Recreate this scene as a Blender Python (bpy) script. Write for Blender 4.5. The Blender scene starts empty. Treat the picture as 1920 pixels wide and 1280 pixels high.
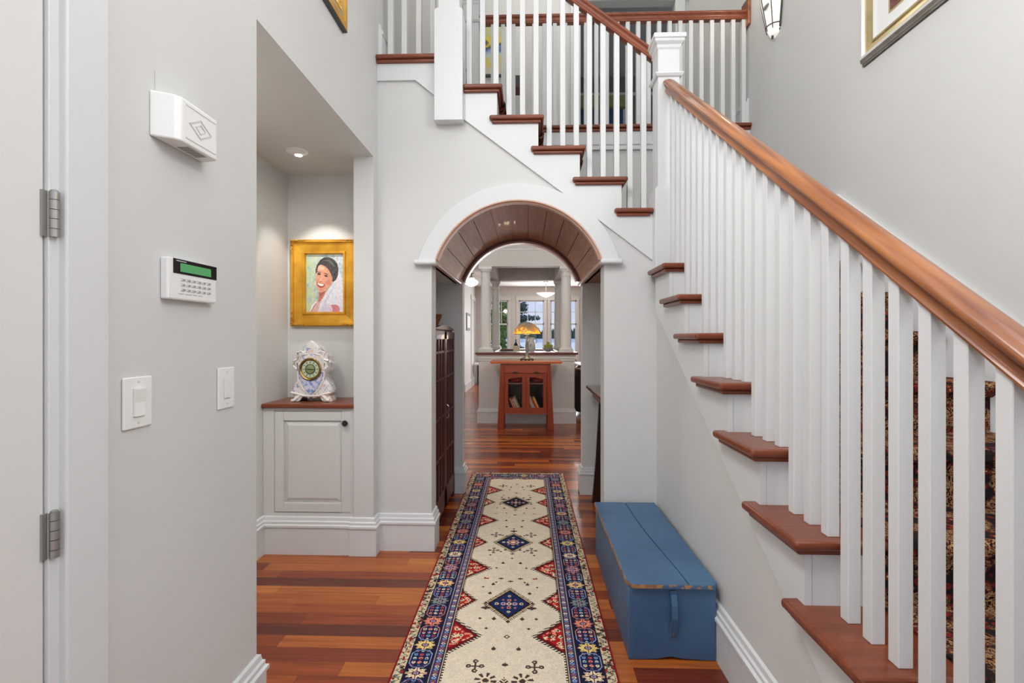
import bpy, bmesh, math, random
import numpy as np
from mathutils import Vector
random.seed(7)
rng = np.random.default_rng(5)
S = bpy.context.scene
PI = math.pi
# ------------------------------------------------------------------ camera
cam = bpy.data.objects.new('camera', bpy.data.cameras.new('camera'))
S.collection.objects.link(cam)
cam.location = (0, 0, 1.305)
cam.rotation_euler = (math.radians(90), 0, math.atan(28 / 915))
cam.data.sensor_width = 36
cam.data.lens = 36 * 915 / 1920
cam.data.shift_y = -8 / 1920
cam.data.clip_start = 0.05
cam.data.clip_end = 2000
S.camera = cam
# ------------------------------------------------------------------ world + exposure
def lin(r, g=None, b=None):
    if g is None: r, g, b = r
    f = lambda c: ((c / 255 + 0.055) / 1.055) ** 2.4 if c > 10.3 else c / 255 / 12.92
    return (f(r), f(g), f(b), 1)
W = bpy.data.worlds.new('world'); S.world = W; W.use_nodes = True
wn = W.node_tree; bg = wn.nodes['Background']
tc = wn.nodes.new('ShaderNodeTexCoord'); sp = wn.nodes.new('ShaderNodeSeparateXYZ')
rp = wn.nodes.new('ShaderNodeValToRGB')
rp.color_ramp.elements[0].position = 0.0; rp.color_ramp.elements[0].color = lin(222, 232, 246)
rp.color_ramp.elements[1].position = 0.5; rp.color_ramp.elements[1].color = lin(150, 182, 235)
e = rp.color_ramp.elements.new(0.07); e.color = lin(200, 214, 246)
wn.links.new(tc.outputs['Generated'], sp.inputs[0]); wn.links.new(sp.outputs['Z'], rp.inputs[0])
wn.links.new(rp.outputs[0], bg.inputs[0]); bg.inputs[1].default_value = 1.0
S.view_settings.view_transform = 'Standard'; S.view_settings.look = 'None'
S.view_settings.exposure = 0.03; S.view_settings.gamma = 1; S.view_settings.use_curve_mapping = False
# ------------------------------------------------------------------ lights of the place, plus added fill lights
def light(name, kind, loc, energy, color=(1, 1, 1), rot=(0, 0, 0), size=1, sy=None, radius=0.05, spot=None, blend=0.5):
    d = bpy.data.lights.new(name, kind); d.energy = energy; d.color = color
    if kind == 'AREA':
        d.shape = 'RECTANGLE'; d.size = size; d.size_y = sy or size
    else: d.shadow_soft_size = radius
    if kind == 'SPOT': d.spot_size = math.radians(spot); d.spot_blend = blend
    o = bpy.data.objects.new(name, d); S.collection.objects.link(o)
    o.location = loc; o.rotation_euler = rot
    return o
WARM = (1, 0.86, 0.68); DAY = (0.97, 0.985, 1.0); NEUT = (1.0, 0.965, 0.925)
light('overhead_fill', 'AREA', (0.45, 0.7, 5.5), 24, (0.975, 0.985, 1.0), (0, 0, 0), 2.2, 3.4)  # added overhead fill; the ceiling has no skylight
light('front_fill', 'AREA', (0.35, -1.45, 1.8), 9, (0.965, 0.98, 1.0), (math.radians(90), 0, 0), 2.1, 3.2)  # added fill behind the camera, in front of the unseen front windows
light('foyer_fill', 'POINT', (0.30, 0.4, 3.1), 21, (1, 0.985, 0.96), radius=0.3)  # added point fill for the foyer walls, no fixture hangs here
light('left_upper_fill', 'AREA', (-0.88, 0.45, 3.4), 118, (0.985, 0.985, 1.0), (0, math.radians(-78), 0), 1.3, 1.5)  # added fill out of view, brightens the right wall
light('right_upper_fill', 'AREA', (1.77, 0.3, 3.0), 40, (0.985, 0.985, 1.0), (0, math.radians(78), 0), 1.0, 1.2)  # added fill out of view, brightens the left wall
light('kitchen_window_daylight', 'AREA', (0.6, 13.8, 1.5), 80, DAY, (math.radians(-90), 0, 0), 1.8, 1.7)
light('hall_ceiling_light_left', 'POINT', (-1.0, 5.5, 2.5), 30, NEUT, radius=0.08)
light('hall_ceiling_light_right', 'POINT', (1.0, 5.5, 2.5), 30, NEUT, radius=0.08)
light('hall_left_fill', 'AREA', (-4.0, 5.9, 1.5), 22, (1, 0.975, 0.93), (0, math.radians(-90), 0), 1.8, 2.2)  # added side fill for vault and hall, no window on this wall
light('hall_right_fill', 'AREA', (5.0, 5.9, 1.5), 22, (1, 0.97, 0.92), (0, math.radians(90), 0), 1.8, 2.2)  # added fill from the opposite side, likewise without a window
light('kitchen_ceiling_light', 'AREA', (0.8, 10.6, 2.68), 34, NEUT, (0, 0, 0), 1.6, 2.4)
light('upper_hall_light', 'AREA', (0.5, 4.8, 5.55), 15, NEUT, (0, 0, 0), 2.0, 0.8)
light('side_hall_light', 'AREA', (-1.32, 1.6, 2.36), 14, NEUT, (0, 0, 0), 0.3, 0.8)
light('niche_spot', 'SPOT', (-1.335, 2.83, 2.37), 30, (1, 0.95, 0.87), (math.radians(17), 0, 0), radius=0.02, spot=72, blend=0.45)
# ------------------------------------------------------------------ materials
def mat(name, col, rough=0.5, metal=0.0, spec=0.5, coat=0.0, emit=None, es=0.0, alpha=None):
    m = bpy.data.materials.new(name); m.use_nodes = True
    b = m.node_tree.nodes['Principled BSDF']
    b.inputs['Base Color'].default_value = col; b.inputs['Roughness'].default_value = rough
    b.inputs['Metallic'].default_value = metal; b.inputs['Specular IOR Level'].default_value = spec
    b.inputs['Coat Weight'].default_value = coat
    if emit: b.inputs['Emission Color'].default_value = emit; b.inputs['Emission Strength'].default_value = es
    return m
def nd(m, t, **kw):
    n = m.node_tree.nodes.new(t)
    for k, v in kw.items():
        if k in n.inputs: n.inputs[k].default_value = v
        else: setattr(n, k, v)
    return n
def lk(m, a, b): m.node_tree.links.new(a, b)
def ramp(m, stops):
    r = nd(m, 'ShaderNodeValToRGB'); cr = r.color_ramp
    while len(cr.elements) > 1: cr.elements.remove(cr.elements[-1])
    cr.elements[0].position = stops[0][0]; cr.elements[0].color = stops[0][1]
    for p, c in stops[1:]:
        x = cr.elements.new(p); x.color = c
    return r
def mottled(name, c1, c2, scale=3.0, rough=0.5, vec=(1, 1, 1), bump=0.0, metal=0.0, spec=0.5, coat=0.0, detail=4.0, dist=0.0, lo=0.35, hi=0.65):
    m = mat(name, c1, rough, metal, spec, coat); b = m.node_tree.nodes['Principled BSDF']
    t = nd(m, 'ShaderNodeTexCoord'); mp = nd(m, 'ShaderNodeMapping'); mp.inputs['Scale'].default_value = vec
    n = nd(m, 'ShaderNodeTexNoise', Scale=scale, Detail=detail, Distortion=dist)
    r = ramp(m, [(lo, c1), (hi, c2)])
    lk(m, t.outputs['Object'], mp.inputs[0]); lk(m, mp.outputs[0], n.inputs['Vector'])
    lk(m, n.outputs['Fac'], r.inputs[0]); lk(m, r.outputs[0], b.inputs['Base Color'])
    if bump:
        bp = nd(m, 'ShaderNodeBump', Strength=bump, Distance=0.01)
        lk(m, n.outputs['Fac'], bp.inputs['Height']); lk(m, bp.outputs[0], b.inputs['Normal'])
    return m
def wood(name, c1, c2, axis=0, rough=0.3, coat=0.3, sc=9, rot=None):
    v = [14, 14, 14]; v[axis] = 1.0
    m = mottled(name, c1, c2, sc / 4, rough, tuple(v), coat=coat, detail=6, dist=1.2, lo=0.3, hi=0.7)
    if rot:
        t = [n for n in m.node_tree.nodes if n.type == 'TEX_COORD'][0]; mp = [n for n in m.node_tree.nodes if n.type == 'MAPPING'][0]
        m2 = nd(m, 'ShaderNodeMapping'); m2.inputs['Rotation'].default_value = rot
        lk(m, t.outputs['Object'], m2.inputs[0]); lk(m, m2.outputs[0], mp.inputs[0])
    return m
M = {}; RISE_ = 0.189
M['wall'] = mottled('wall_paint_grey', lin(210, 210, 207), lin(213, 213, 210), 2, 0.6, spec=0.3)
M['wall2'] = M['wall']
M['trim'] = mat('trim_paint_white', lin(217, 219, 218), 0.38)
M['doorpaint'] = mat('door_paint_white', lin(222, 221, 217), 0.4)
M['cabpaint'] = mat('cabinet_paint_grey', lin(212, 212, 209), 0.4)
M['ceil'] = mat('ceiling_paint', lin(214, 212, 208), 0.8, spec=0.2)
M['stairwood'] = wood('stair_wood_x', lin(106, 48, 25), lin(132, 67, 38), 0, 0.33, 0.12)
M['stairwoody'] = wood('stair_wood_y', lin(122, 54, 30), lin(150, 76, 44), 1, 0.27, 0.4)
M['raily'] = wood('rail_wood_y', lin(112, 56, 26), lin(172, 108, 58), 1, 0.34, 0.22, 6, (-math.atan(RISE_ / .2557), 0, 0))
M['railx'] = wood('rail_wood_x', lin(112, 54, 32), lin(150, 82, 52), 0, 0.34, 0.25, 6, (0, -math.atan(RISE_ / .251), 0))
M['plankA'] = wood('vault_plank_highlight', lin(208, 182, 156), lin(190, 158, 132), 1, 0.55, 0.05)
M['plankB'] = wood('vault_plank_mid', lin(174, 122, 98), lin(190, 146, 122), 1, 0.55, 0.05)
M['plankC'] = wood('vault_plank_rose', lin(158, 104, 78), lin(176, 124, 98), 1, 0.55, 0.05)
M['archedge'] = mat('arch_edge_wood', lin(206, 164, 142), 0.35, coat=0.3)
M['darkred'] = mat('dark_red_wood_edge', lin(96, 44, 34), 0.3, coat=0.3)
M['mahog'] = wood('mahogany', lin(64, 20, 14), lin(92, 34, 22), 2, 0.42, 0.05)
M['mahogglass'] = mat('bookcase_glass', lin(58, 34, 32), 0.22, spec=0.5)
M['darkwood'] = wood('dark_walnut', lin(38, 22, 16), lin(54, 30, 22), 2, 0.35, 0.3)
M['consoletop'] = mat('console_top', lin(96, 58, 50), 0.25, coat=0.6)
M['cherry'] = wood('cherry_wood_z', lin(126, 44, 12), lin(150, 60, 20), 2, 0.35, 0.15)
M['cherryx'] = wood('cherry_wood_x', lin(134, 50, 14), lin(160, 70, 26), 0, 0.35, 0.15)
M['black'] = mat('black_iron', lin(28, 28, 28), 0.4)
M['innerdark'] = mat('cabinet_interior', lin(18, 14, 13), 0.7)
M['nickel'] = mat('brushed_nickel', lin(168, 166, 160), 0.38, 0.85)
M['white'] = mat('white_plastic', lin(236, 236, 232), 0.35)
M['whiteb'] = mat('white_plastic_slot', lin(208, 206, 202), 0.5)
M['gold'] = mottled('gilt_frame', lin(196, 138, 34), lin(232, 176, 60), 8, 0.32, metal=0.55, bump=0.1)
M['golddark'] = mottled('gilt_frame_ornament', lin(150, 96, 28), lin(235, 186, 90), 90, 0.35, metal=0.6, bump=0.6)
M['golddull'] = mottled('antique_gold', lin(178, 160, 118), lin(205, 186, 138), 12, 0.35, metal=0.55)
M['silver'] = mottled('silvered_frame', lin(170, 165, 152), lin(200, 196, 186), 12, 0.3, metal=0.6)
M['framedark'] = mat('frame_dark_edge', lin(62, 60, 56), 0.4)
M['matboard'] = mat('mat_board', lin(230, 230, 226), 0.8)
M['brownprint'] = mottled('brown_print', lin(92, 52, 44), lin(124, 84, 74), 40, 0.7)
M['porcelain'] = None
M['brass'] = mottled('aged_brass', lin(120, 96, 48), lin(172, 142, 84), 30, 0.3, metal=0.8)
M['blackpl'] = mat('black_plastic', lin(22, 22, 24), 0.2)
M['lcd'] = mat('lcd_green', lin(82, 150, 96), 0.3, emit=lin(70, 150, 90), es=0.25)
M['rubber'] = mat('key_marks', lin(120, 120, 118), 0.6)
M['glow'] = mat('lamp_glass_white', lin(250, 248, 240), 0.4, emit=(1, 0.95, 0.86, 1), es=1.6)
M['glowsoft'] = mat('sconce_glass_white', lin(250, 248, 240), 0.4, emit=(1, 0.97, 0.92, 1), es=0.5)
M['glowhot'] = mat('downlight_bulb', lin(255, 250, 240), 0.4, emit=(1, 0.95, 0.85, 1), es=8)
M['leather'] = mat('brown_leather', lin(46, 26, 20), 0.3, coat=0.3)
M['tanwood'] = mat('tan_wood', lin(150, 108, 76), 0.4)
M['fringe'] = mat('rug_fringe', lin(214, 190, 156), 0.9)
M['glass'] = None
def glass_mat(name, tint=(1, 1, 1, 1), fac=0.03):
    m = bpy.data.materials.new(name); m.use_nodes = True; nt = m.node_tree; nt.nodes.clear()
    o = nt.nodes.new('ShaderNodeOutputMaterial'); mx = nt.nodes.new('ShaderNodeMixShader')
    tr = nt.nodes.new('ShaderNodeBsdfTransparent'); gl = nt.nodes.new('ShaderNodeBsdfGlossy')
    tr.inputs[0].default_value = tint; gl.inputs['Roughness'].default_value = 0.03
    mx.inputs[0].default_value = fac
    nt.links.new(tr.outputs[0], mx.inputs[1]); nt.links.new(gl.outputs[0], mx.inputs[2]); nt.links.new(mx.outputs[0], o.inputs[0])
    return m
M['glass'] = glass_mat('window_glass'); M['cabglass'] = glass_mat('cabinet_glass', (0.97, 0.97, 0.97, 1), 0.02)
# porcelain with painted blue and pink flowers
def porcelain():
    m = mat('painted_porcelain', lin(232, 226, 220), 0.15, coat=0.5); b = m.node_tree.nodes['Principled BSDF']
    t = nd(m, 'ShaderNodeTexCoord'); n = nd(m, 'ShaderNodeTexNoise', Scale=22.0, Detail=5.0, Distortion=1.5)
    r = ramp(m, [(0.0, lin(96, 120, 178)), (0.36, lin(140, 156, 200)), (0.45, lin(226, 222, 222)), (0.56, lin(236, 230, 222)), (0.64, lin(214, 176, 160)), (0.72, lin(150, 120, 100))])
    lk(m, t.outputs['Object'], n.inputs['Vector']); lk(m, n.outputs['Fac'], r.inputs[0]); lk(m, r.outputs[0], b.inputs['Base Color'])
    return m
M['porcelain'] = porcelain()
M['china'] = mat('white_china', lin(236, 230, 224), 0.2, coat=0.4)
M['chinablue'] = mottled('china_blue_panel', lin(120, 150, 205), lin(214, 210, 226), 40, 0.2, detail=5, lo=0.4, hi=0.55)
# painted blue wood
def bluepaint(edge=False):
    m = mat('worn_blue_paint' + ('_edge' if edge else ''), lin(62, 98, 132), 0.42); b = m.node_tree.nodes['Principled BSDF']
    t = nd(m, 'ShaderNodeTexCoord'); n = nd(m, 'ShaderNodeTexNoise', Scale=3.0, Detail=5.0)
    r = ramp(m, [(0.3, lin(56, 88, 122)), (0.7, lin(74, 112, 146))])
    n2 = nd(m, 'ShaderNodeTexNoise', Scale=26.0, Detail=6.0); lo = 0.5 if edge else 0.73
    r2 = ramp(m, [(lo, (0, 0, 0, 1)), (lo + 0.03, (1, 1, 1, 1))])
    mx = nd(m, 'ShaderNodeMix', data_type='RGBA')
    lk(m, t.outputs['Object'], n.inputs['Vector']); lk(m, n.outputs['Fac'], r.inputs[0])
    lk(m, t.outputs['Object'], n2.inputs['Vector']); lk(m, n2.outputs['Fac'], r2.inputs[0])
    lk(m, r2.outputs[0], mx.inputs['Factor']); lk(m, r.outputs[0], mx.inputs['A']); mx.inputs['B'].default_value = lin(176, 134, 88)
    lk(m, mx.outputs['Result'], b.inputs['Base Color'])
    return m
M['blue'] = bluepaint(); M['bluewear'] = bluepaint(True)
M['barewood'] = mottled('bare_worn_wood', lin(196, 142, 82), lin(120, 92, 70), 30, 0.6)
# red hardwood floor: boards run across (x), 83 mm wide
def floor_mat():
    m = mat('red_hardwood_floor', lin(150, 70, 35), 0.2, spec=0.4, coat=0.08); b = m.node_tree.nodes['Principled BSDF']
    t = nd(m, 'ShaderNodeTexCoord'); s = nd(m, 'ShaderNodeSeparateXYZ'); lk(m, t.outputs['Object'], s.inputs[0])
    def math_(op, a, bb=None, c=None):
        n = nd(m, 'ShaderNodeMath', operation=op)
        for i, q in enumerate((a, bb, c)):
            if q is None: continue
            if isinstance(q, (int, float)): n.inputs[i].default_value = q
            else: lk(m, q, n.inputs[i])
        return n.outputs[0]
    row = math_('FLOOR', math_('DIVIDE', s.outputs['Y'], 0.0835))
    fr = math_('FRACT', math_('DIVIDE', s.outputs['Y'], 0.0835))
    wn1 = nd(m, 'ShaderNodeTexWhiteNoise', noise_dimensions='1D'); lk(m, row, wn1.inputs['W'])
    off = math_('MULTIPLY_ADD', wn1.outputs['Value'], 3.7, s.outputs['X'])
    ln = math_('DIVIDE', math_('ADD', off, 20), 1.15)
    idx = math_('FLOOR', ln); fx = math_('FRACT', ln)
    cmb = nd(m, 'ShaderNodeCombineXYZ'); lk(m, row, cmb.inputs[0]); lk(m, idx, cmb.inputs[1])
    wn2 = nd(m, 'ShaderNodeTexWhiteNoise', noise_dimensions='2D'); lk(m, cmb.outputs[0], wn2.inputs['Vector'])
    r = ramp(m, [(0.0, lin(92, 38, 22)), (0.18, lin(112, 46, 25)), (0.34, lin(134, 58, 25)), (0.55, lin(148, 70, 28)), (0.72, lin(160, 80, 32)), (0.9, lin(178, 98, 38)), (1, lin(190, 112, 44))])
    r.color_ramp.interpolation = 'LINEAR'; lk(m, wn2.outputs['Value'], r.inputs[0])
    mp = nd(m, 'ShaderNodeMapping'); mp.inputs['Scale'].default_value = (1.2, 30, 1)
    cm2 = nd(m, 'ShaderNodeCombineXYZ'); lk(m, off, cm2.inputs[0]); lk(m, s.outputs['Y'], cm2.inputs[1]); lk(m, wn2.outputs['Value'], cm2.inputs[2])
    lk(m, cm2.outputs[0], mp.inputs[0])
    n = nd(m, 'ShaderNodeTexNoise', Scale=2.2, Detail=6.0, Distortion=0.8); lk(m, mp.outputs[0], n.inputs['Vector'])
    g = ramp(m, [(0.25, (0.62, 0.58, 0.55, 1)), (0.75, (1.22, 1.22, 1.2, 1))]); lk(m, n.outputs['Fac'], g.inputs[0])
    mx = nd(m, 'ShaderNodeMix', data_type='RGBA', blend_type='MULTIPLY'); mx.inputs['Factor'].default_value = 1
    lk(m, r.outputs[0], mx.inputs['A']); lk(m, g.outputs[0], mx.inputs['B'])
    gap = math_('MINIMUM', math_('MINIMUM', fr, math_('SUBTRACT', 1, fr)), math_('MULTIPLY', math_('MINIMUM', fx, math_('SUBTRACT', 1, fx)), 14))
    gr = ramp(m, [(0.0, (0.45, 0.45, 0.45, 1)), (0.02, (1, 1, 1, 1))]); lk(m, gap, gr.inputs[0])
    mx2 = nd(m, 'ShaderNodeMix', data_type='RGBA', blend_type='MULTIPLY'); mx2.inputs['Factor'].default_value = 1
    lk(m, mx.outputs['Result'], mx2.inputs['A']); lk(m, gr.outputs[0], mx2.inputs['B'])
    lk(m, mx2.outputs['Result'], b.inputs['Base Color'])
    n3 = nd(m, 'ShaderNodeTexNoise', Scale=3.0, Detail=2.0); lk(m, t.outputs['Object'], n3.inputs['Vector'])
    rr = nd(m, 'ShaderNodeMapRange'); rr.inputs['To Min'].default_value = 0.16; rr.inputs['To Max'].default_value = 0.3
    lk(m, n3.outputs['Fac'], rr.inputs['Value']); lk(m, rr.outputs[0], b.inputs['Roughness'])
    return m
M['floor'] = floor_mat()
def runner_mat():
    m = mat('oriental_runner_wool', lin(60, 30, 24), 0.95, spec=0.1); b = m.node_tree.nodes['Principled BSDF']
    t = nd(m, 'ShaderNodeTexCoord')
    v = nd(m, 'ShaderNodeTexVoronoi', Scale=42.0); n = nd(m, 'ShaderNodeTexNoise', Scale=60.0, Detail=3.0, Distortion=2.5)
    n2 = nd(m, 'ShaderNodeTexNoise', Scale=14.0, Detail=2.0)
    for q in (v, n, n2): lk(m, t.outputs['Object'], q.inputs['Vector'])
    r = ramp(m, [(0.0, lin(24, 20, 26)), (0.42, lin(28, 22, 26)), (0.45, lin(108, 44, 32)), (0.50, lin(140, 100, 66)), (0.54, lin(178, 142, 92)), (0.60, lin(186, 156, 110)), (0.615, lin(52, 56, 62)), (0.68, lin(120, 118, 104)), (1, lin(160, 120, 70))])
    r.color_ramp.interpolation = 'CONSTANT'; lk(m, n.outputs['Fac'], r.inputs[0])
    rv = ramp(m, [(0.0, lin(200, 160, 96)), (0.13, lin(200, 160, 96)), (0.16, lin(30, 22, 24)), (0.3, lin(138, 44, 30)), (0.5, lin(40, 30, 32))])
    lk(m, v.outputs['Distance'], rv.inputs[0])
    rr = ramp(m, [(0.45, (0, 0, 0, 1)), (0.55, (1, 1, 1, 1))]); lk(m, n2.outputs['Fac'], rr.inputs[0])
    mx = nd(m, 'ShaderNodeMix', data_type='RGBA'); lk(m, rr.outputs[0], mx.inputs['Factor']); lk(m, r.outputs[0], mx.inputs['A']); lk(m, rv.outputs[0], mx.inputs['B'])
    lk(m, mx.outputs['Result'], b.inputs['Base Color'])
    return m
M['runner'] = runner_mat()
def attr_mat(name, rough=0.9, spec=0.1, bump=0.0):
    m = mat(name, (1, 1, 1, 1), rough, spec=spec); b = m.node_tree.nodes['Principled BSDF']
    a = nd(m, 'ShaderNodeAttribute', attribute_name='dye'); lk(m, a.outputs['Color'], b.inputs['Base Color'])
    return m
M['knots'] = attr_mat('rug_knotted_wool'); M['oil'] = attr_mat('oil_paint', 0.5, 0.4)
def shade_mat():
    m = mat('leaded_amber_glass', lin(200, 150, 40), 0.35); b = m.node_tree.nodes['Principled BSDF']
    t = nd(m, 'ShaderNodeTexCoord'); v = nd(m, 'ShaderNodeTexVoronoi', Scale=26.0); lk(m, t.outputs['Object'], v.inputs['Vector'])
    s = nd(m, 'ShaderNodeSeparateXYZ'); lk(m, t.outputs['Object'], s.inputs[0])
    mr = nd(m, 'ShaderNodeMapRange'); mr.inputs['From Min'].default_value = 0.39; mr.inputs['From Max'].default_value = 0.63
    lk(m, s.outputs['Z'], mr.inputs['Value'])
    ad = nd(m, 'ShaderNodeMath', operation='MULTIPLY_ADD'); lk(m, v.outputs['Color'], ad.inputs[0]); ad.inputs[1].default_value = 0.5; lk(m, mr.outputs[0], ad.inputs[2])
    r = ramp(m, [(0.0, lin(250, 200, 40)), (0.35, lin(240, 180, 40)), (0.5, lin(190, 130, 70)), (0.7, lin(150, 120, 90)), (1.0, lin(140, 136, 126))])
    lk(m, ad.outputs[0], r.inputs[0]); lk(m, r.outputs[0], b.inputs['Base Color'])
    lk(m, r.outputs[0], b.inputs['Emission Color'])
    r2 = ramp(m, [(0.3, (0.75, 0.75, 0.75, 1)), (0.75, (0.12, 0.12, 0.12, 1))]); lk(m, ad.outputs[0], r2.inputs[0]); lk(m, r2.outputs[0], b.inputs['Emission Strength'])
    return m
M['shade'] = shade_mat()
# ------------------------------------------------------------------ geometry helpers
COL = S.collection
org = {}
def link(name, me, m, parent=None, kind=None, smooth=False):
    if not isinstance(m, (list, tuple)): m = [m]
    for q in m: me.materials.append(q)
    if smooth:
        for p in me.polygons: p.use_smooth = True
    o = bpy.data.objects.new(name, me); COL.objects.link(o)
    if parent:
        off = org[parent.name]; me.transform(__import__('mathutils').Matrix.Translation(-off)); o.parent = parent; org[o.name] = off
    else:
        cs = [v.co for v in me.vertices]
        lo = [min(c[i] for c in cs) for i in range(3)]; hi = [max(c[i] for c in cs) for i in range(3)]
        off = Vector(((lo[0] + hi[0]) / 2, (lo[1] + hi[1]) / 2, lo[2]))
        me.transform(__import__('mathutils').Matrix.Translation(-off)); o.location = off; org[o.name] = off
    if kind: o['kind'] = kind
    return o
def mk(name, bm, m, parent=None, kind=None, smooth=False, bevel=0, seg=2, ang=30):
    bmesh.ops.recalc_face_normals(bm, faces=bm.faces)
    me = bpy.data.meshes.new(name); bm.to_mesh(me); bm.free()
    o = link(name, me, m, parent, kind, smooth)
    if smooth and smooth != 'all':
        try: me.set_sharp_from_angle(angle=math.radians(40))
        except Exception: pass
    if bevel:
        b = o.modifiers.new('bevel', 'BEVEL'); b.width = bevel; b.segments = seg; b.limit_method = 'ANGLE'; b.angle_limit = math.radians(ang)
        b.harden_normals = False
    return o
def thing(name, label, cat, loc, group=None, rotz=0):
    o = bpy.data.objects.new(name, None); COL.objects.link(o); o.location = loc; o.rotation_euler = (0, 0, rotz); o.empty_display_size = 0.1
    org[o.name] = Vector(loc); o['label'] = label; o['category'] = cat
    if group: o['group'] = group
    return o
def tag(o, label, cat, group=None):
    o['label'] = label; o['category'] = cat
    if group: o['group'] = group
    return o
def box(bm, x0, x1, y0, y1, z0, z1, mi=0):
    v = [bm.verts.new(p) for p in ((x0, y0, z0), (x1, y0, z0), (x1, y1, z0), (x0, y1, z0), (x0, y0, z1), (x1, y0, z1), (x1, y1, z1), (x0, y1, z1))]
    for f in ((0, 3, 2, 1), (4, 5, 6, 7), (0, 1, 5, 4), (1, 2, 6, 5), (2, 3, 7, 6), (3, 0, 4, 7)):
        fc = bm.faces.new([v[i] for i in f]); fc.material_index = mi
def BX(*bs):
    bm = bmesh.new()
    for b in bs: box(bm, *b)
    return bm
def prism(bm, pts, vec, mi=0):
    vec = Vector(vec); a = [bm.verts.new(p) for p in pts]; b = [bm.verts.new(Vector(p) + vec) for p in pts]
    n = len(a); fs = [bm.faces.new(a), bm.faces.new(b[::-1])]
    for i in range(n): fs.append(bm.faces.new((a[i], b[i], b[(i + 1) % n], a[(i + 1) % n])))
    for f in fs: f.material_index = mi
def lathe(bm, prof, c=(0, 0, 0), seg=24, a0=0, a1=2 * PI, mi=0, sx=1, sy=1):
    full = abs(a1 - a0 - 2 * PI) < 1e-4; n = seg if full else seg + 1
    rings = []
    for r, z in prof:
        if r < 1e-5 and full: rings.append([bm.verts.new((c[0], c[1], c[2] + z))])
        else: rings.append([bm.verts.new((c[0] + sx * r * math.cos(a0 + (a1 - a0) * i / seg), c[1] + sy * r * math.sin(a0 + (a1 - a0) * i / seg), c[2] + z)) for i in range(n)])
    for A, B in zip(rings, rings[1:]):
        m = seg if full else seg
        for i in range(m):
            j = (i + 1) % n if full else i + 1
            q = [A[i % len(A)], A[j % len(A)], B[j % len(B)], B[i % len(B)]]
            u = []
            for k in q:
                if k not in u: u.append(k)
            if len(u) > 2:
                try: bm.faces.new(u).material_index = mi
                except ValueError: pass
    for R in (rings[0], rings[-1]):
        if len(R) > 2 and full: bm.faces.new(R).material_index = mi
def tube(bm, pts, r, seg=8, mi=0):
    pts = [Vector(p) for p in pts]; rings = []
    for i, p in enumerate(pts):
        d = (pts[min(i + 1, len(pts) - 1)] - pts[max(i - 1, 0)]).normalized()
        u = d.cross(Vector((0, 0, 1)));
        if u.length < 1e-3: u = d.cross(Vector((1, 0, 0)))
        u.normalize(); w = d.cross(u)
        rr = r[i] if isinstance(r, (list, tuple)) else r
        rings.append([bm.verts.new(p + u * rr * math.cos(2 * PI * k / seg) + w * rr * math.sin(2 * PI * k / seg)) for k in range(seg)])
    for A, B in zip(rings, rings[1:]):
        for k in range(seg): bm.faces.new((A[k], A[(k + 1) % seg], B[(k + 1) % seg], B[k])).material_index = mi
    bm.faces.new(rings[0][::-1]).material_index = mi; bm.faces.new(rings[-1]).material_index = mi
def sweep(bm, prof, p0, p1, side):
    side = Vector(side); A = [bm.verts.new(Vector(p0) + side * a + Vector((0, 0, b))) for a, b in prof]
    B = [bm.verts.new(Vector(p1) + side * a + Vector((0, 0, b))) for a, b in prof]; n = len(prof)
    bm.faces.new(A); bm.faces.new(B[::-1])
    for i in range(n): bm.faces.new((A[i], B[i], B[(i + 1) % n], A[(i + 1) % n]))
def mould(bm, path, prof, flip=1, closed=False):
    """profile (out, z) run along an xy path; out = to the right of travel"""
    P = [Vector((p[0], p[1])) for p in path]; n = len(P); z0 = path[0][2] if len(path[0]) > 2 else 0
    segs = [(P[(i + 1) % n] - P[i]).normalized() for i in range(n if closed else n - 1)]
    nr = [Vector((d.y, -d.x)) * flip for d in segs]; rings = []
    for i in range(n):
        if closed: a, b = nr[i - 1], nr[i]
        else: a, b = nr[max(i - 1, 0)], nr[min(i, n - 2)]
        mt = (a + b); mt = mt / (1 + a.dot(b)) if (1 + a.dot(b)) > 1e-3 else a
        rings.append([bm.verts.new((P[i].x + mt.x * o, P[i].y + mt.y * o, z0 + z)) for o, z in prof])
    pr = list(zip(rings, rings[1:])) + ([(rings[-1], rings[0])] if closed else [])
    for A, B in pr:
        for k in range(len(prof)): bm.faces.new((A[k], B[k], B[(k + 1) % len(prof)], A[(k + 1) % len(prof)]))
    if not closed: bm.faces.new(rings[0]); bm.faces.new(rings[-1][::-1])
def wallbox(name, m, *bs): return mk(name, BX(*bs), m, kind='structure')
# ------------------------------------------------------------------ dimensions
RISE, H1 = 0.189, 5.6
XL, XR = -0.92, 1.80
AX, AZ, AR = -0.053, 1.602, 0.53      # arch centre and radius
Z2 = 3.024                            # upper floor
WY = 2.98                             # arch wall face
# ------------------------------------------------------------------ shell
wallbox('floor', M['floor'], (-4.2, 5.2, -1.75, 14.15, -0.08, 0))
wallbox('ceiling', M['ceil'], (-1.05, 1.95, -1.75, 8.2, H1, H1 + .1))
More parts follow.
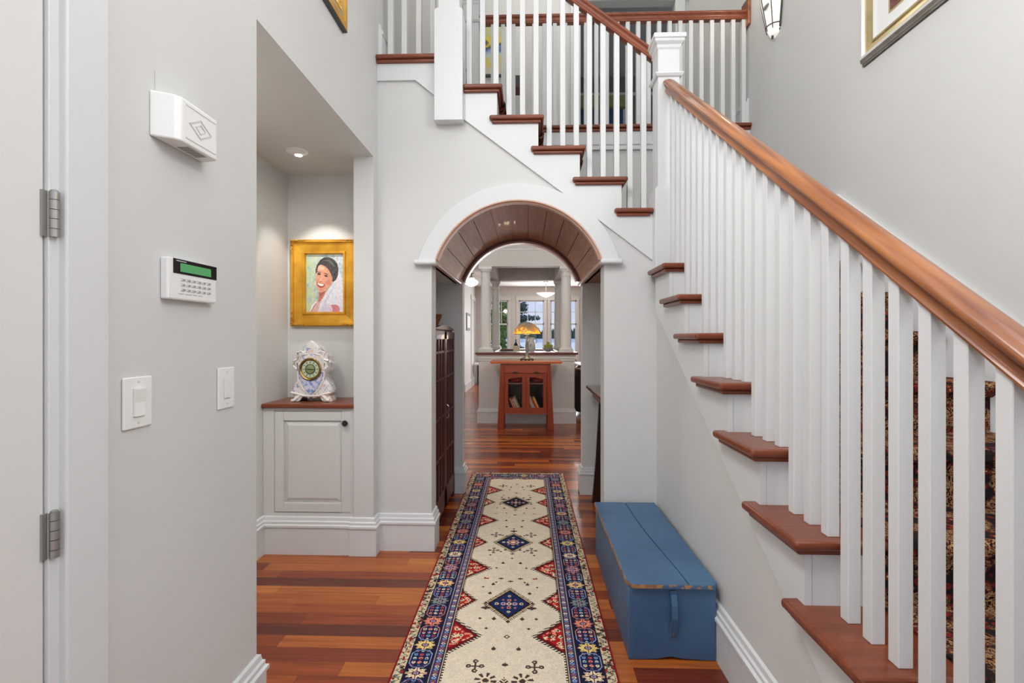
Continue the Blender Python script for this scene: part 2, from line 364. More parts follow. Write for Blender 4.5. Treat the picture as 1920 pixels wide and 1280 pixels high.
# left wall: door opening y .09-.902, side hall opening y 1.634-2.9
wallbox('wall_left', M['wall'], (XL - .12, XL, -1.75, .085, 0, H1), (XL - .12, XL, .085, .905, 2.06, H1), (XL - .12, XL, .905, 1.634, 0, H1),
        (XL - .12, XL, 1.634, 2.90, 2.388, H1), (XL - .12, XL, 2.90, 3.3, 0, 2.74), (XL - .12, XL, 2.90, 5.5, 2.74, H1))
wallbox('wall_right', M['wall'], (XR, XR + .12, -1.75, 5.5, 0, H1))
wallbox('wall_front', M['wall'], (-1.05, 1.95, -1.75, -1.6, 0, .25), (-1.05, -.7, -1.75, -1.6, .25, 5.2), (1.4, 1.95, -1.75, -1.6, .25, 5.2), (-1.05, 1.95, -1.75, -1.6, 5.2, H1), (-.7, 1.4, -1.75, -1.6, 2.5, 2.9))
# side hall behind the left wall
wallbox('wall_side_hall', M['wall'], (-1.72, -1.6, .6, 3.34, 0, 2.6), (-1.72, -1.04, 3.22, 3.34, 0, 2.6), (-1.72, -1.04, .5, .6, 0, 2.6))
wallbox('ceiling_side_hall', M['ceil'], (-1.6, XL - .12, .6, 3.22, 2.388, 2.5))
# arch wall
def arcpts(R, n=40, z0=None, cx=AX, cz=AZ, spring=1.77):
    a = math.asin((spring - cz) / R); return [(cx + R * math.cos(a + (PI - 2 * a) * i / n), cz + R * math.sin(a + (PI - 2 * a) * i / n)) for i in range(n + 1)]
arc = arcpts(AR + .004)
out = [(.785, 0), (.785, 1.88), (.60, 2.02), (-.39, 2.77), (-.39, 2.95), (XL, 2.95), (XL, 0), (-.585, 0), (-.585, 1.77)]
poly = [(.468, 1.77), (.468, 0)] + out + arc[::-1]
bm = bmesh.new(); prism(bm, [(x, WY, z) for x, z in poly], (0, .14, 0)); mk('wall_arch_front', bm, M['wall'], kind='structure')
arcb = arcpts(AR + .004, spring=1.79)
poly = [(.462, 1.79), (.462, 0), (5.2, 0), (5.2, 2.74), (-4.2, 2.74), (-4.2, 0), (-.54, 0), (-.54, 1.79)] + arcb[::-1]
bm = bmesh.new(); prism(bm, [(x, 4.08, z) for x, z in poly], (0, .12, 0)); mk('wall_arch_back', bm, M['wall'], kind='structure')
# recesses on both sides of the passage
wallbox('wall_recess_left', M['wall'], (-1.06, -.97, 3.12, 4.08, 0, 2.0)); wallbox('wall_recess_right', M['wall'], (.80, .9, 3.12, 4.08, 0, 1.88))
wallbox('ceiling_recess_left', M['ceil'], (-.97, -.556, 3.12, 4.08, 1.755, 1.80))
mk('ceiling_recess_right', BX((.45, .80, 3.12, 4.08, 1.755, 1.80)), M['cherry'], kind='structure')
# wooden barrel vault of the arch
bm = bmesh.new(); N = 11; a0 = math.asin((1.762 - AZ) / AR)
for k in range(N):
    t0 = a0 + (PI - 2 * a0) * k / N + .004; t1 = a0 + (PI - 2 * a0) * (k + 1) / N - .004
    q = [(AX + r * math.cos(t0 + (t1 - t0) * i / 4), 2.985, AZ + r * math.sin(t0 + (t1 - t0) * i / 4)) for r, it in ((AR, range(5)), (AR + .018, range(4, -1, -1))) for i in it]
    prism(bm, q, (0, 1.125, 0), (1, 1, 2, 2, 2, 2, 1, 1, 1, 0, 0)[k])  # leftmost planks take the palest wood: a highlight painted into their colour
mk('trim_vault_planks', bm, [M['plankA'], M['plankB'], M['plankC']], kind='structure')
bm = bmesh.new(); q = arcpts(AR + .022, spring=1.755); q2 = arcpts(AR + .04, spring=1.755)
prism(bm, [(x, 2.99, z) for x, z in q + q2[::-1]], (0, 1.11, 0)); mk('trim_vault_backing', bm, M['archedge'], kind='structure')
def arcband(name, r0, r1, y0, y1, m, sp=1.773, bevel=.004):
    bm = bmesh.new(); a = arcpts(r0, spring=sp); b = arcpts(r1, spring=sp)
    prism(bm, [(x, y0, z) for x, z in a + b[::-1]], (0, y1 - y0, 0)); return mk(name, bm, m, kind='structure', bevel=bevel)
arcband('trim_arch_casing', AR + .004, AR + .104, 2.952, 2.982, M['trim'])
arcband('trim_arch_bead_outer', AR - .004, AR + .006, 2.945, 2.985, M['archedge'], bevel=.003)
arcband('trim_arch_bead_inner', AR - .012, AR, 2.962, 3.0, M['archedge'], bevel=.003)
arcband('trim_arch_back_bead', AR - .022, AR + .004, 4.085, 4.112, M['darkred'])
arcband('trim_arch_back_edge', AR - .032, AR + .004, 4.112, 4.2, M['archedge'])
bm = BX((AX - .520, AX - .492, 2.985, 4.22, 1.746, 1.768), (AX + .492, AX + .520, 2.985, 4.22, 1.746, 1.768)); mk('trim_vault_ledge', bm, M['archedge'], kind='structure', bevel=.004)
bm = BX((-.688, -.548, 2.925, 3.02, 1.745, 1.775), (.440, .574, 2.925, 3.02, 1.745, 1.775)); mk('trim_arch_impost', bm, M['trim'], kind='structure', bevel=.012, seg=4)
# wall below lower flight
poly = [(.3, 0), (WY, 0), (WY, 1.52), (2.95, 1.52), (1.287, .452), (.58, 0.005)]
bm = bmesh.new(); prism(bm, [(.785, y, z) for y, z in poly], (.06, 0, 0)); mk('wall_under_stair', bm, M['wall'], kind='structure')
# upper storey: floor slabs, stairwell wall, hall wall, bedroom
wallbox('floor_upper', M['ceil'], (-1.05, 1.95, 4.03, 8.2, 2.76, Z2), (XL, -.39, 2.985, 4.03, 2.96, Z2 - .002))
wallbox('ceiling_hall', M['ceil'], (-4.2, 5.2, 4.08, 14.15, 2.74, 2.76))
wallbox('wall_stairwell_back', M['wall'], (-.39, .75, 4.0, 4.07, 2.2, 3.0), (.75, XR, 4.0, 4.07, 1.8, 3.0))
wallbox('wall_upper_hall', M['wall'], (-1.05, .6, 5.5, 5.6, Z2, H1), (1.65, 1.95, 5.5, 5.6, Z2, H1), (.6, 1.65, 5.5, 5.6, 5.06, H1))
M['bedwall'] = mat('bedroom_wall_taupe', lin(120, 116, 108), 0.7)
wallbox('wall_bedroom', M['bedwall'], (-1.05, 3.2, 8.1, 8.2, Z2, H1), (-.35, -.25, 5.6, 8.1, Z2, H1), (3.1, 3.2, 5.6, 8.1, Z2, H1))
wallbox('ceiling_bedroom', M['ceil'], (1.95, 3.2, 5.6, 8.2, H1, H1 + .1)); 
# kitchen / dining room
WX = [(-1.10, -.536), (-.229, .489), (.672, 1.417)]; WZ0, WZ1 = .62, 2.36
bs = [(-4.2, WX[0][0], 14, 14.15, 0, 2.74), (WX[0][1], WX[1][0], 14, 14.15, 0, 2.74), (WX[1][1], WX[2][0], 14, 14.15, 0, 2.74), (WX[2][1], 5.2, 14, 14.15, 0, 2.74)]
for a, b in WX: bs += [(a, b, 14, 14.15, 0, WZ0), (a, b, 14, 14.15, WZ1, 2.74)]
wallbox('wall_kitchen_back', M['wall'], *bs)
wallbox('wall_kitchen_left', M['wall'], (-4.2, -4.1, 4.2, 14, 0, 2.74)); wallbox('wall_kitchen_right', M['wall'], (5.1, 5.2, 4.2, 14, 0, 2.74))
wallbox('wall_corridor', M['wall'], (-4.1, -1.47, 11.45, 11.6, 0, 2.74), (-1.57, -1.47, 11.6, 14, 0, 2.74))
# ------------------------------------------------------------------ baseboards
BP = [(0, 0), (.022, 0), (.022, .160), (.029, .164), (.029, .176), (.020, .182), (.020, .196), (.013, .202), (.010, .220), (0, .225)]
def base(name, *paths, flip=1):
    bm = bmesh.new()
    for p in paths: mould(bm, p, BP, flip)
    return mk(name, bm, M['trim'], kind='structure')
base('baseboard_left', [(XL, 1.024), (XL, 1.634), (XL - .12, 1.634)])
base('baseboard_left_door_side', [(XL, -1.6), (XL, -.01)])
base('baseboard_niche', [(-1.6, .6), (-1.6, 2.91), (-1.05, 2.91)]); base('baseboard_pier_left', [(-1.06, 2.90), (XL, 2.90), (XL, WY), (-.585, WY), (-.585, 3.12)])
base('baseboard_right', [(.468, 3.12), (.468, WY), (.785, WY), (.785, .5)])
base('baseboard_passage_left', [(-.97, 4.08), (-.54, 4.08), (-.54, 4.2), (-4.0, 4.2)]); base('baseboard_passage_right', [(.9, 4.2), (.462, 4.2), (.462, 4.08), (.8, 4.08)])
base('baseboard_corridor', [(-4.1, 11.45), (-1.47, 11.45), (-1.47, 14)]); base('baseboard_kitchen_back', [(-1.47, 14), (5.1, 14)])
BU = [(o, z + Z2) for o, z in BP]
bm = bmesh.new(); mould(bm, [(XL, 3.0), (XL, 5.5), (.5, 5.5)], BU); mould(bm, [(1.78, 5.5), (XR, 5.5), (XR, 4.02)], BU); mk('baseboard_upper_hall', bm, M['trim'], kind='structure')
# ------------------------------------------------------------------ door and its casing in left wall
mk('trim_door_casing', BX((XL, XL + .022, .926, 1.024, 0, 2.17), (XL, XL + .022, -.035, .063, 0, 2.17), (XL, XL + .022, .063, .926, 2.075, 2.17)), M['trim'], kind='structure', bevel=.004)
mk('trim_door_jamb', BX((XL - .12, XL + .006, .9055, .935, 0, 2.075), (XL - .12, XL + .006, .055, .0845, 0, 2.075), (XL - .12, XL + .006, .055, .935, 2.061, 2.09)), M['trim'], kind='structure', bevel=.002)
d = mk('door_1', BX((XL - .040, XL - .001, .088, .9022, .008, 2.056)), M['doorpaint'], kind='structure', bevel=.002)
for z in (.925, 1.541):
    bm = BX((XL - .002, XL + .004, .895, .906, z - .044, z + .044)); h = mk('hinge', bm, M['nickel'], d)
    for i in range(5):
        bm = bmesh.new(); L = (.016, .019, .018, .019, .016)[i]; zz = z - .044 + sum((.016, .019, .018, .019, .016)[:i])
        lathe(bm, [(.0085, 0.0006), (.0085, L - .0006)], (XL + .010, .9125, zz), 16); mk('hinge_knuckle', bm, M['nickel'], h, smooth=True)
    bm = bmesh.new(); lathe(bm, [(.0062, 0), (.0062, .003), (.002, .005)], (XL + .010, .9125, z + .0435), 12); mk('hinge_pin', bm, M['nickel'], h)
# ------------------------------------------------------------------ stairs
def Yn(k): return 1.078 + (k - 3) * .2557
def Xn(k): return .605 - (k - 12) * .251
stair = thing('staircase', 'white painted staircase with red wood treads climbing the right wall and turning above the arch', 'staircase', (.78, .5, 0))
def tread(name, outl, scot, z, m, parent):
    bm = bmesh.new(); prism(bm, [(x, y, z - .027) for x, y in outl], (0, 0, .027)); t = mk(name, bm, m, parent, bevel=.010, seg=3, ang=50)
    bm = bmesh.new(); prism(bm, [(x, y, z - .045) for x, y in scot], (0, 0, .018)); mk('nosing_moulding', bm, m, t, bevel=.006, ang=50)
    return t
for k in range(1, 10):
    y, z = Yn(k), k * RISE; ye = Yn(k + 1) + .034
    o_ = [(.72, y), (1.757, y), (1.757, ye + .014), (.79, ye + .014), (.79, ye + .045), (.72, ye + .045)]
    s_ = [(.738, y + .018), (1.757, y + .018), (1.757, y + .034), (.764, y + .034), (.764, ye + .03), (.738, ye + .03)]
    tread('tread', o_, s_, z, M['stairwood'], stair)
for k in range(1, 11):
    y = Yn(k) + .034; mk('riser', BX((.785 if k < 10 else .9285, 1.774, y, y + .018, (k - 1) * RISE, k * RISE - .027)), M['trim'], stair)
# stringer of lower flight: saw-tooth top, straight lower edge
pts = []
for k in range(1, 10):
    pts += [(Yn(k) + .034, (k - 1) * RISE), (Yn(k) + .034, k * RISE - .03)]
pts += [(2.93, 9 * RISE - .03), (2.93, 1.467), (.655, .005), (Yn(1) + .034, 0)]
pts = [p for i, p in enumerate(pts) if p != pts[i - 1]]
bm = bmesh.new(); prism(bm, [(.764, y, z) for y, z in pts], (.02, 0, 0)); mk('stringer', bm, M['trim'], stair)
bm = bmesh.new(); prism(bm, [(1.774, Yn(1) - .1, 0), (1.774, Yn(1) - .1, .3), (1.774, 2.87, 1.89 + .24), (1.774, 2.95, 1.89 + .24), (1.774, 2.95, 1.5), (1.774, Yn(1) + .6, 0)], (.0255, 0, 0)); mk('wall_skirt', bm, M['trim'], stair)
mk('landing', BX((.9285, 1.79, 2.925, 3.08, 1.84, 1.889), (.786, 1.79, 3.08, 3.995, 1.84, 1.889)), M['stairwood'], stair)
RP = [(-0.02, 0), (0.02, 0), (0.0245, 0.004), (0.0255, 0.01), (0.0225, 0.014), (0.0205, 0.02), (0.02, 0.032), (0.023, 0.04), (0.03, 0.045), (0.0355, 0.05), (0.037, 0.057), (0.034, 0.066), (0.024, 0.073), (0.01, 0.077), (0, 0.0778), (-0.01, 0.077), (-0.024, 0.073), (-0.034, 0.066), (-0.037, 0.057), (-0.0355, 0.05), (-0.03, 0.045), (-0.023, 0.04), (-0.02, 0.032), (-0.0205, 0.02), (-0.0225, 0.014), (-0.0255, 0.01), (-0.0245, 0.004)]
NL = lambda y: 3 * RISE + (y - 1.078) * RISE / .2557
bm = bmesh.new(); sweep(bm, RP, (.843, .42, NL(.42) + .83), (.843, 2.918, NL(2.918) + .83), (1, 0, 0)); mk('handrail', bm, M['raily'], stair, smooth=True)
def newel(parent, x, y, zb, zw, zt, zn):
    bm = BX((x - .085, x + .085, y - .085, y + .085, zb, zw), (x - .078, x + .078, y - .078, y + .078, zw, zw + .010), (x - .070, x + .070, y - .070, y + .070, zw + .010, zw + .018),
            (x - .064, x + .064, y - .064, y + .064, zw + .018, zt - .06))
    n = mk('newel_post', bm, M['trim'], parent, bevel=.002)
    bm = bmesh.new(); mould(bm, [(x - .064, y - .064), (x + .064, y - .064), (x + .064, y + .064), (x - .064, y + .064)], [(0, zn - .012), (.010, zn - .008), (.018, zn + .004), (.018, zn + .012), (0, zn + .013)], closed=True); mk('neck_moulding', bm, M['trim'], n)
    bm = bmesh.new(); q = [(x - .064, y - .064), (x + .064, y - .064), (x + .064, y + .064), (x - .064, y + .064)]
    mould(bm, q, [(0, zt - .085), (.006, zt - .075), (.008, zt - .06), (.022, zt - .045), (.024, zt - .03), (.030, zt - .028), (.030, zt - .004), (.026, zt), (0, zt)], closed=True)
    box(bm, x - .066, x + .066, y - .066, y + .066, zt - .06, zt - .001); mk('newel_cap', bm, M['trim'], n)
    return n
newel(stair, .843, 2.99, 9 * RISE, 2.185, 3.10, 2.862)
def bal(parent, x, y, z0, zt0, dzx=0, dzy=0, w=.0325):
    h = w / 2; bm = bmesh.new()
    v = [bm.verts.new((x + a * h, y + b * h, z0)) for a, b in ((-1, -1), (1, -1), (1, 1), (-1, 1))] + [bm.verts.new((x + a * h, y + b * h, zt0 + dzx * a * h + dzy * b * h)) for a, b in ((-1, -1), (1, -1), (1, 1), (-1, 1))]
    for f in ((0, 3, 2, 1), (4, 5, 6, 7), (0, 1, 5, 4), (1, 2, 6, 5), (2, 3, 7, 6), (3, 0, 4, 7)): bm.faces.new([v[i] for i in f])
    return mk('baluster', bm, M['trim'], parent, bevel=.0015, seg=1)
sl = RISE / .2557
for k in range(1, 10):
    for j in range(3):
        y = Yn(k) + .050 + j * .0852
        if y > 2.89 or y < .5: continue
        bal(stair, .843, y, k * RISE, NL(y) + .832, 0, sl)
newel(stair, .843, .47, 0, .62, 1.33, 1.1)
# upper flight
up = stair
for k in range(11, 16):
    x, z = Xn(k), k * RISE; xe = Xn(k + 1) - .034
    xr = min(x, .757) if k > 11 else .757
    o_ = [(xr, 2.932), (xr, 3.97), (xe, 3.97), (xe, 3.005), (xe - .045, 3.005), (xe - .045, 2.932)] if k < 15 else [(xr, 2.932), (xr, 3.97), (xe, 3.97), (xe, 2.932)]
    s_ = [(xr - .018, 2.946), (xr - .018, 3.96), (xr - .034, 3.96), (xr - .034, 2.984), (xe - .03, 2.984), (xe - .03, 2.946)]
    if k == 15: o_ = [(xr, 2.932), (xr, 3.97), (-.385, 3.97), (-.385, 2.932)]; s_ = [(xr - .018, 2.946), (xr - .018, 3.96), (xr - .034, 3.96), (xr - .034, 2.984), (-.385, 2.984), (-.385, 2.946)]
    o_ = [(a - .014 if (a == xe and b > 3.0 and k < 15) else a, b) for a, b in o_]
    tread('tread', o_, s_, z, M['stairwood'], up)
for k in range(11, 17):
    x = Xn(k) - .034; mk('riser', BX((x - .018, x, 2.984, 3.97, (k - 1) * RISE, k * RISE - .027)), M['trim'], up)
pts = [(.757, 11 * RISE - .03), (Xn(12) - .034, 11 * RISE - .03)]
for k in range(12, 16): pts += [(Xn(k) - .034, k * RISE - .03), (Xn(k + 1) - .034, k * RISE - .03)]
pts[-1] = (-.385, 15 * RISE - .03)
pts += [(-.385, 2.634), (.21, 2.185), (.757, 1.768)]
bm = bmesh.new(); prism(bm, [(x, 2.964, z) for x, z in pts], (0, .020, 0)); mk('stringer', bm, M['trim'], up)
newel(up, -.47, 2.99, 2.605, 3.27, 4.06, 3.86)
NU = lambda x: 12 * RISE + (.605 - x) * RISE / .251
bm = bmesh.new(); sweep(bm, RP, (.79, 3.07, NU(.79) + .885), (-.42, 3.07, NU(-.42) + .885), (0, 1, 0)); mk('handrail', bm, M['railx'], up, smooth=True)
for k in range(11, 16):
    for j in range(3):
        x = Xn(k) - .046 - j * .0845
        if x > .75 or x < -.385: continue
        bal(up, x, 3.07, k * RISE, NU(x) + .886, -RISE / .251, 0)
# upper landing edge with rail
lr = stair
bm = bmesh.new(); prism(bm, [(XL + .001, 2.932, Z2 - .027), (-.386, 2.932, Z2 - .027), (-.386, 3.12, Z2 - .027), (XL + .001, 3.12, Z2 - .027)], (0, 0, .027)); t = mk('nosing', bm, M['stairwood'], lr, bevel=.010, seg=3)
mk('nosing_moulding', BX((XL + .001, -.386, 2.946, 2.984, Z2 - .046, Z2 - .027)), M['stairwood'], t, bevel=.005)
bm = bmesh.new(); prism(bm, [(x, 2.964, z) for x, z in ((XL + .001, 2.877), (-.682, 2.877), (-.385, 2.634), (-.385, 2.995), (XL + .001, 2.995))], (0, .02, 0)); mk('fascia', bm, M['trim'], lr)
for px_ in (-.862, -.774, -.682, -.592): bal(lr, px_, 3.07, Z2, Z2 + .87)
bm = bmesh.new(); sweep(bm, RP, (-.42, 3.07, Z2 + .868), (XL + .001, 3.07, Z2 + .868), (0, 1, 0)); mk('handrail', bm, M['railx'], lr, smooth=True)
# balcony railing at the back of the stairwell
br = thing('balcony_railing', 'long white balcony railing with red-brown rail at the back of the stairwell', 'railing', (.7, 4.0, Z2))
mk('nosing', BX((-.37, XR - .001, 3.955, 4.12, Z2 - .027, Z2)), M['stairwood'], br, bevel=.010, seg=3)
mk('nosing_moulding', BX((-.37, XR - .001, 3.972, 3.999, Z2 - .050, Z2 - .027)), M['stairwood'], br, bevel=.006)
mk('fascia', BX((-.37, XR - .001, 3.985, 3.999, 2.84, Z2 - .05), (-.37, XR - .001, 3.975, 3.999, 2.865, 2.885), (-.37, XR - .001, 3.975, 3.999, 2.825, 2.845)), M['trim'], br, bevel=.003)
bm = bmesh.new(); sweep(bm, RP, (-.40, 4.04, Z2 + .865), (XR - .02, 4.04, Z2 + .865), (0, 1, 0)); mk('handrail', bm, M['railx'], br, smooth=True)
mk('wall_rosette', BX((XR - .024, XR - .001, 3.975, 4.105, Z2 + .80, Z2 + 1.02)), M['raily'], br, bevel=.008)
newel(br, -.455, 4.0, Z2, Z2 + .22, 4.08, 3.86)
x = 1.765
while x > -.36:
    bal(br, x, 4.04, Z2, Z2 + .868); x -= .0853
# stair runners
def runner(name, label, pts2, a0, a1, axis, z=0):
    """pts2 = (run, z) profile line; thickness 7 mm"""
    bm = bmesh.new(); P = [Vector(p) for p in pts2]; n = len(P); up_ = []
    for i in range(n):
        dd = []
        if i > 0: dd.append((P[i] - P[i - 1]).normalized())
        if i < n - 1: dd.append((P[i + 1] - P[i]).normalized())
        nn = [Vector((-q.y, q.x)) for q in dd]; s_ = sum(nn, Vector((0, 0)))
        k = s_ / (1 + nn[0].dot(nn[-1])) if len(nn) == 2 and (1 + nn[0].dot(nn[-1])) > .25 else s_.normalized()
        up_.append(P[i] + k * .007)
    low = [p + (q - p) * .08 for p, q in zip(P, up_)]
    loop = low + up_[::-1]
    mp = (lambda a, r, z_: (a, r, z_)) if axis == 0 else (lambda a, r, z_: (-r, a, z_))
    A = [bm.verts.new(mp(a0, q.x, q.y)) for q in loop]; B = [bm.verts.new(mp(a1, q.x, q.y)) for q in loop]
    m_ = len(loop)
    for i in range(n - 1):
        bm.faces.new((A[i], A[i + 1], A[m_ - 2 - i], A[m_ - 1 - i])); bm.faces.new((B[i], B[m_ - 1 - i], B[m_ - 2 - i], B[i + 1]))
    for i in range(m_): bm.faces.new((A[i], B[i], B[(i + 1) % m_], A[(i + 1) % m_]))
    return tag(mk(name, bm, M['runner'], smooth=False), label, 'carpet runner')
pr = []
for k in range(1, 10):
    y, z = Yn(k), k * RISE
    pr += [(y + .0335, z - RISE + .001), (y + .0335, z - .050), (y + .018, z - .044), (y, z - .027), (y - .002, z - .012), (y + .003, z - .002), (y + .012, z + .0005)]
pr += [(Yn(10) + .0335, 9 * RISE + .001), (Yn(10) + .0335, 1.84), (Yn(10) + .03, 1.891), (3.5, 1.891)]
runner('stair_runner', 'dark red and black patterned carpet runner on the lower flight behind the balusters', pr, .965, 1.725, 0)
pr = []
for k in range(11, 16):
    y, z = -Xn(k), k * RISE
    pr += [(y + .0335, z - RISE + .001), (y + .0335, z - .050), (y + .018, z - .044), (y, z - .027), (y - .002, z - .012), (y + .003, z - .002), (y + .012, z + .0005)]
pr += [(-Xn(16) + .0335, 15 * RISE + .001), (-Xn(16) + .0335, 16 * RISE - .04)]
runner('stair_runner', 'dark patterned carpet runner wrapping the upper flight treads above the arch', pr, 3.17, 3.90, 1)
# ------------------------------------------------------------------ built-in cabinet in the niche
cb = thing('built_in_cabinet', 'grey painted built-in cabinet with one panelled door and red wood top in the niche', 'cabinet', (-1.32, 3.0, 0))
mk('body', BX((-1.598, -1.529, 2.91, 3.215, 0, .875), (-1.111, -1.042, 2.91, 3.215, 0, .875), (-1.529, -1.111, 2.91, 3.215, 0, .246), (-1.529, -1.111, 2.91, 3.215, .859, .875), (-1.529, -1.111, 2.96, 3.215, .24, .86)), M['cabpaint'], cb)
dx0, dx1, dz0, dz1 = -1.526, -1.062, .250, .856
dr = mk('door', BX((dx0, dx0 + .055, 2.906, 2.926, dz0, dz1), (dx1 - .055, dx1, 2.906, 2.926, dz0, dz1), (dx0 + .055, dx1 - .055, 2.906, 2.926, dz0, dz0 + .055), (dx0 + .055, dx1 - .055, 2.906, 2.926, dz1 - .055, dz1)), M['cabpaint'], cb, bevel=.003)
bm = bmesh.new(); a, b, c, d_ = dx0 + .055, dx1 - .055, dz0 + .055, dz1 - .055
o1 = [(a, c), (b, c), (b, d_), (a, d_)]; i_ = .03; o2 = [(a + i_, c + i_), (b - i_, c + i_), (b - i_, d_ - i_), (a + i_, d_ - i_)]
vo = [bm.verts.new((x, 2.922, z)) for x, z in o1]; vi = [bm.verts.new((x, 2.909, z)) for x, z in o2]
for q in range(4): bm.faces.new((vo[q], vo[(q + 1) % 4], vi[(q + 1) % 4], vi[q]))
bm.faces.new(vi); mk('door_panel', bm, M['cabpaint'], dr)
bm = bmesh.new(); lathe(bm, [(.006, 0), (.006, .012), (.016, .016), (.0185, .024), (.014, .031), (0, .033)], (0, 0, 0), 20); bmesh.ops.rotate(bm, verts=bm.verts, matrix=__import__('mathutils').Matrix.Rotation(PI / 2, 3, 'X'))
bmesh.ops.translate(bm, verts=bm.verts, vec=(-1.088, 2.907, .790)); mk('knob', bm, M['black'], dr, smooth=True)
mk('countertop', BX((-1.599, -1.041, 2.885, 3.219, .878, .905)), M['stairwood'], cb, bevel=.008, seg=3)
# mantel clock
clk = thing('mantel_clock', 'ornate white porcelain mantel clock with blue flowers and green-gold dial', 'clock', (-1.335, 3.08, .905), rotz=math.radians(0))
cx, cy, cz = -1.338, 3.03, .905; K = .000344
half = [(0, 1060), (60, 1110), (110, 1085), (190, 1080), (240, 1150), (290, 1165), (365, 1165), (350, 1120), (330, 1060), (375, 1000), (362, 930), (325, 840), (250, 760), (240, 700), (255, 650), (320, 575), (335, 450), (285, 395), (285, 300), (240, 252), (150, 250), (168, 195), (100, 125), (40, 80), (0, 60)]
def outl(s=1.0, inset=0):
    R = [((a - inset * (1 if a > 60 else a / 60)) * K * s, (1165 - b) * K) for a, b in half]
    return [(x, z) for x, z in R] + [(-x, z) for x, z in R[::-1] if x > 1e-5]
bm = bmesh.new(); lays = []
for y, s, ins in ((-.045, .90, 18), (-.030, 1, 0), (.02, 1.03, 0), (.075, .92, 0), (.085, .84, 10)):
    lays.append([bm.verts.new((cx + x * s, cy + y, cz + (z if z < .06 else .06 + (z - .06) * (1 if y < 0 else .93)) )) for x, z in outl(1, ins)])
for A, B in zip(lays, lays[1:]):
    for i in range(len(A)): bm.faces.new((A[i], A[(i + 1) % len(A)], B[(i + 1) % len(B)], B[i]))
bm.faces.new(lays[0]); bm.faces.new(lays[-1][::-1]); body = mk('body', bm, M['porcelain'], clk, bevel=.004)
def disc(name, prof, x, y, z, m, parent, seg=32, sm=True, sx=1, sz=1):
    bm = bmesh.new(); lathe(bm, prof, (0, 0, 0), seg, sx=sx, sy=sz); bmesh.ops.rotate(bm, verts=bm.verts, matrix=__import__('mathutils').Matrix.Rotation(PI / 2, 3, 'X')); bmesh.ops.translate(bm, verts=bm.verts, vec=(x, y, z)); return mk(name, bm, m, parent, smooth=sm)
zc = cz + (1165 - 575) * K
M['dial'] = mat('dial_pale_green', lin(196, 208, 180), .3); M['dial2'] = mat('dial_centre', lin(150, 160, 108), .3, .3)
disc('bezel', [(.050, 0), (.068, .004), (.070, .012), (.064, .018), (.056, .014), (.052, .006)], cx, cy - .045, zc, M['brass'], clk)
disc('dial', [(.053, 0), (.053, .008), (0, .008)], cx, cy - .046, zc, M['dial'], clk)
disc('dial_centre', [(.030, 0), (.030, .0095), (.028, .011), (0, .0105)], cx, cy - .046, zc, M['dial2'], clk)
disc('dial_ring', [(.027, .0), (.0275, .012), (.031, .012), (.0315, 0)], cx, cy - .046, zc, M['black'], clk)
bm = bmesh.new()
for i in range(12):
    a = i * PI / 6; r0, r1 = .036, .049
    prism(bm, [(cx + r0 * math.sin(a) - .0016 * math.cos(a), cy - .0545, zc + r0 * math.cos(a) + .0016 * math.sin(a)), (cx + r1 * math.sin(a) - .0016 * math.cos(a), cy - .0545, zc + r1 * math.cos(a) + .0016 * math.sin(a)), (cx + r1 * math.sin(a) + .0016 * math.cos(a), cy - .0545, zc + r1 * math.cos(a) - .0016 * math.sin(a)), (cx + r0 * math.sin(a) + .0016 * math.cos(a), cy - .0545, zc + r0 * math.cos(a) - .0016 * math.sin(a))], (0, -.0008, 0))
mk('numerals', bm, M['black'], clk)
mk('hand', BX((cx - .022, cx, cy - .060, cy - .058, zc - .002, zc + .002)), M['black'], clk); mk('hand', BX((cx, cx + .026, cy - .062, cy - .060, zc - .003, zc + .001)), M['black'], clk)
bm = bmesh.new(); sh = [(-.078, .185), (-.06, .12), (-.035, .075), (0, .045), (.035, .075), (.06, .12), (.078, .185), (.045, .14), (0, .125), (-.045, .14)]
prism(bm, [(cx + x, cy - .046, cz + z) for x, z in sh], (0, -.006, 0)); mk('shield_panel', bm, M['chinablue'], clk, bevel=.003)
for sg in (-1, 1):
    bm = bmesh.new(); lathe(bm, [(0, -.02), (.022, -.014), (.03, 0), (.022, .014), (0, .02)], (cx + sg * .085, cy - .03, cz + .095), 16, sy=.6); mk('side_scroll', bm, M['porcelain'], clk, smooth=True)
    bm = bmesh.new(); tube(bm, [(cx + sg * x, cy - .046, cz + z) for x, z in ((.088, .20), (.112, .225), (.108, .255), (.085, .262), (.075, .28), (.085, .305), (.06, .315), (.045, .30))], .006, 8); mk('scroll', bm, M['china'], clk, smooth=True)
    bm = bmesh.new(); tube(bm, [(cx + sg * x, cy - .046, cz + z) for x, z in ((.02, .052), (.05, .075), (.08, .135), (.084, .19), (.086, .24), (.06, .29), (.02, .298))], .0045, 8); mk('scroll', bm, M['china'], clk, smooth=True)
    bm = bmesh.new(); tube(bm, [(cx + sg * x, cy - .045, cz + z) for x, z in ((.125, .058), (.09, .05), (.05, .038), (.0, .035))], .006, 8); mk('base_moulding', bm, M['china'], clk, smooth=True)
    bm = bmesh.new(); tube(bm, [(cx + sg * x, cy - .036 + q, cz + z) for x, z, q in ((.07, .04, 0), (.09, .024, -.008), (.105, .010, -.014), (.12, .009, -.016))], [.014, .011, .009, .008], 8); mk('foot', bm, M['china'], clk, smooth=True)
bm = bmesh.new(); lathe(bm, [(0, 0), (.03, .008), (.036, .03), (.026, .052), (.01, .062), (.012, .07), (0, .076)], (cx, cy - .02, cz + .300), 16, sy=.55); mk('crest', bm, M['china'], clk, smooth=True)
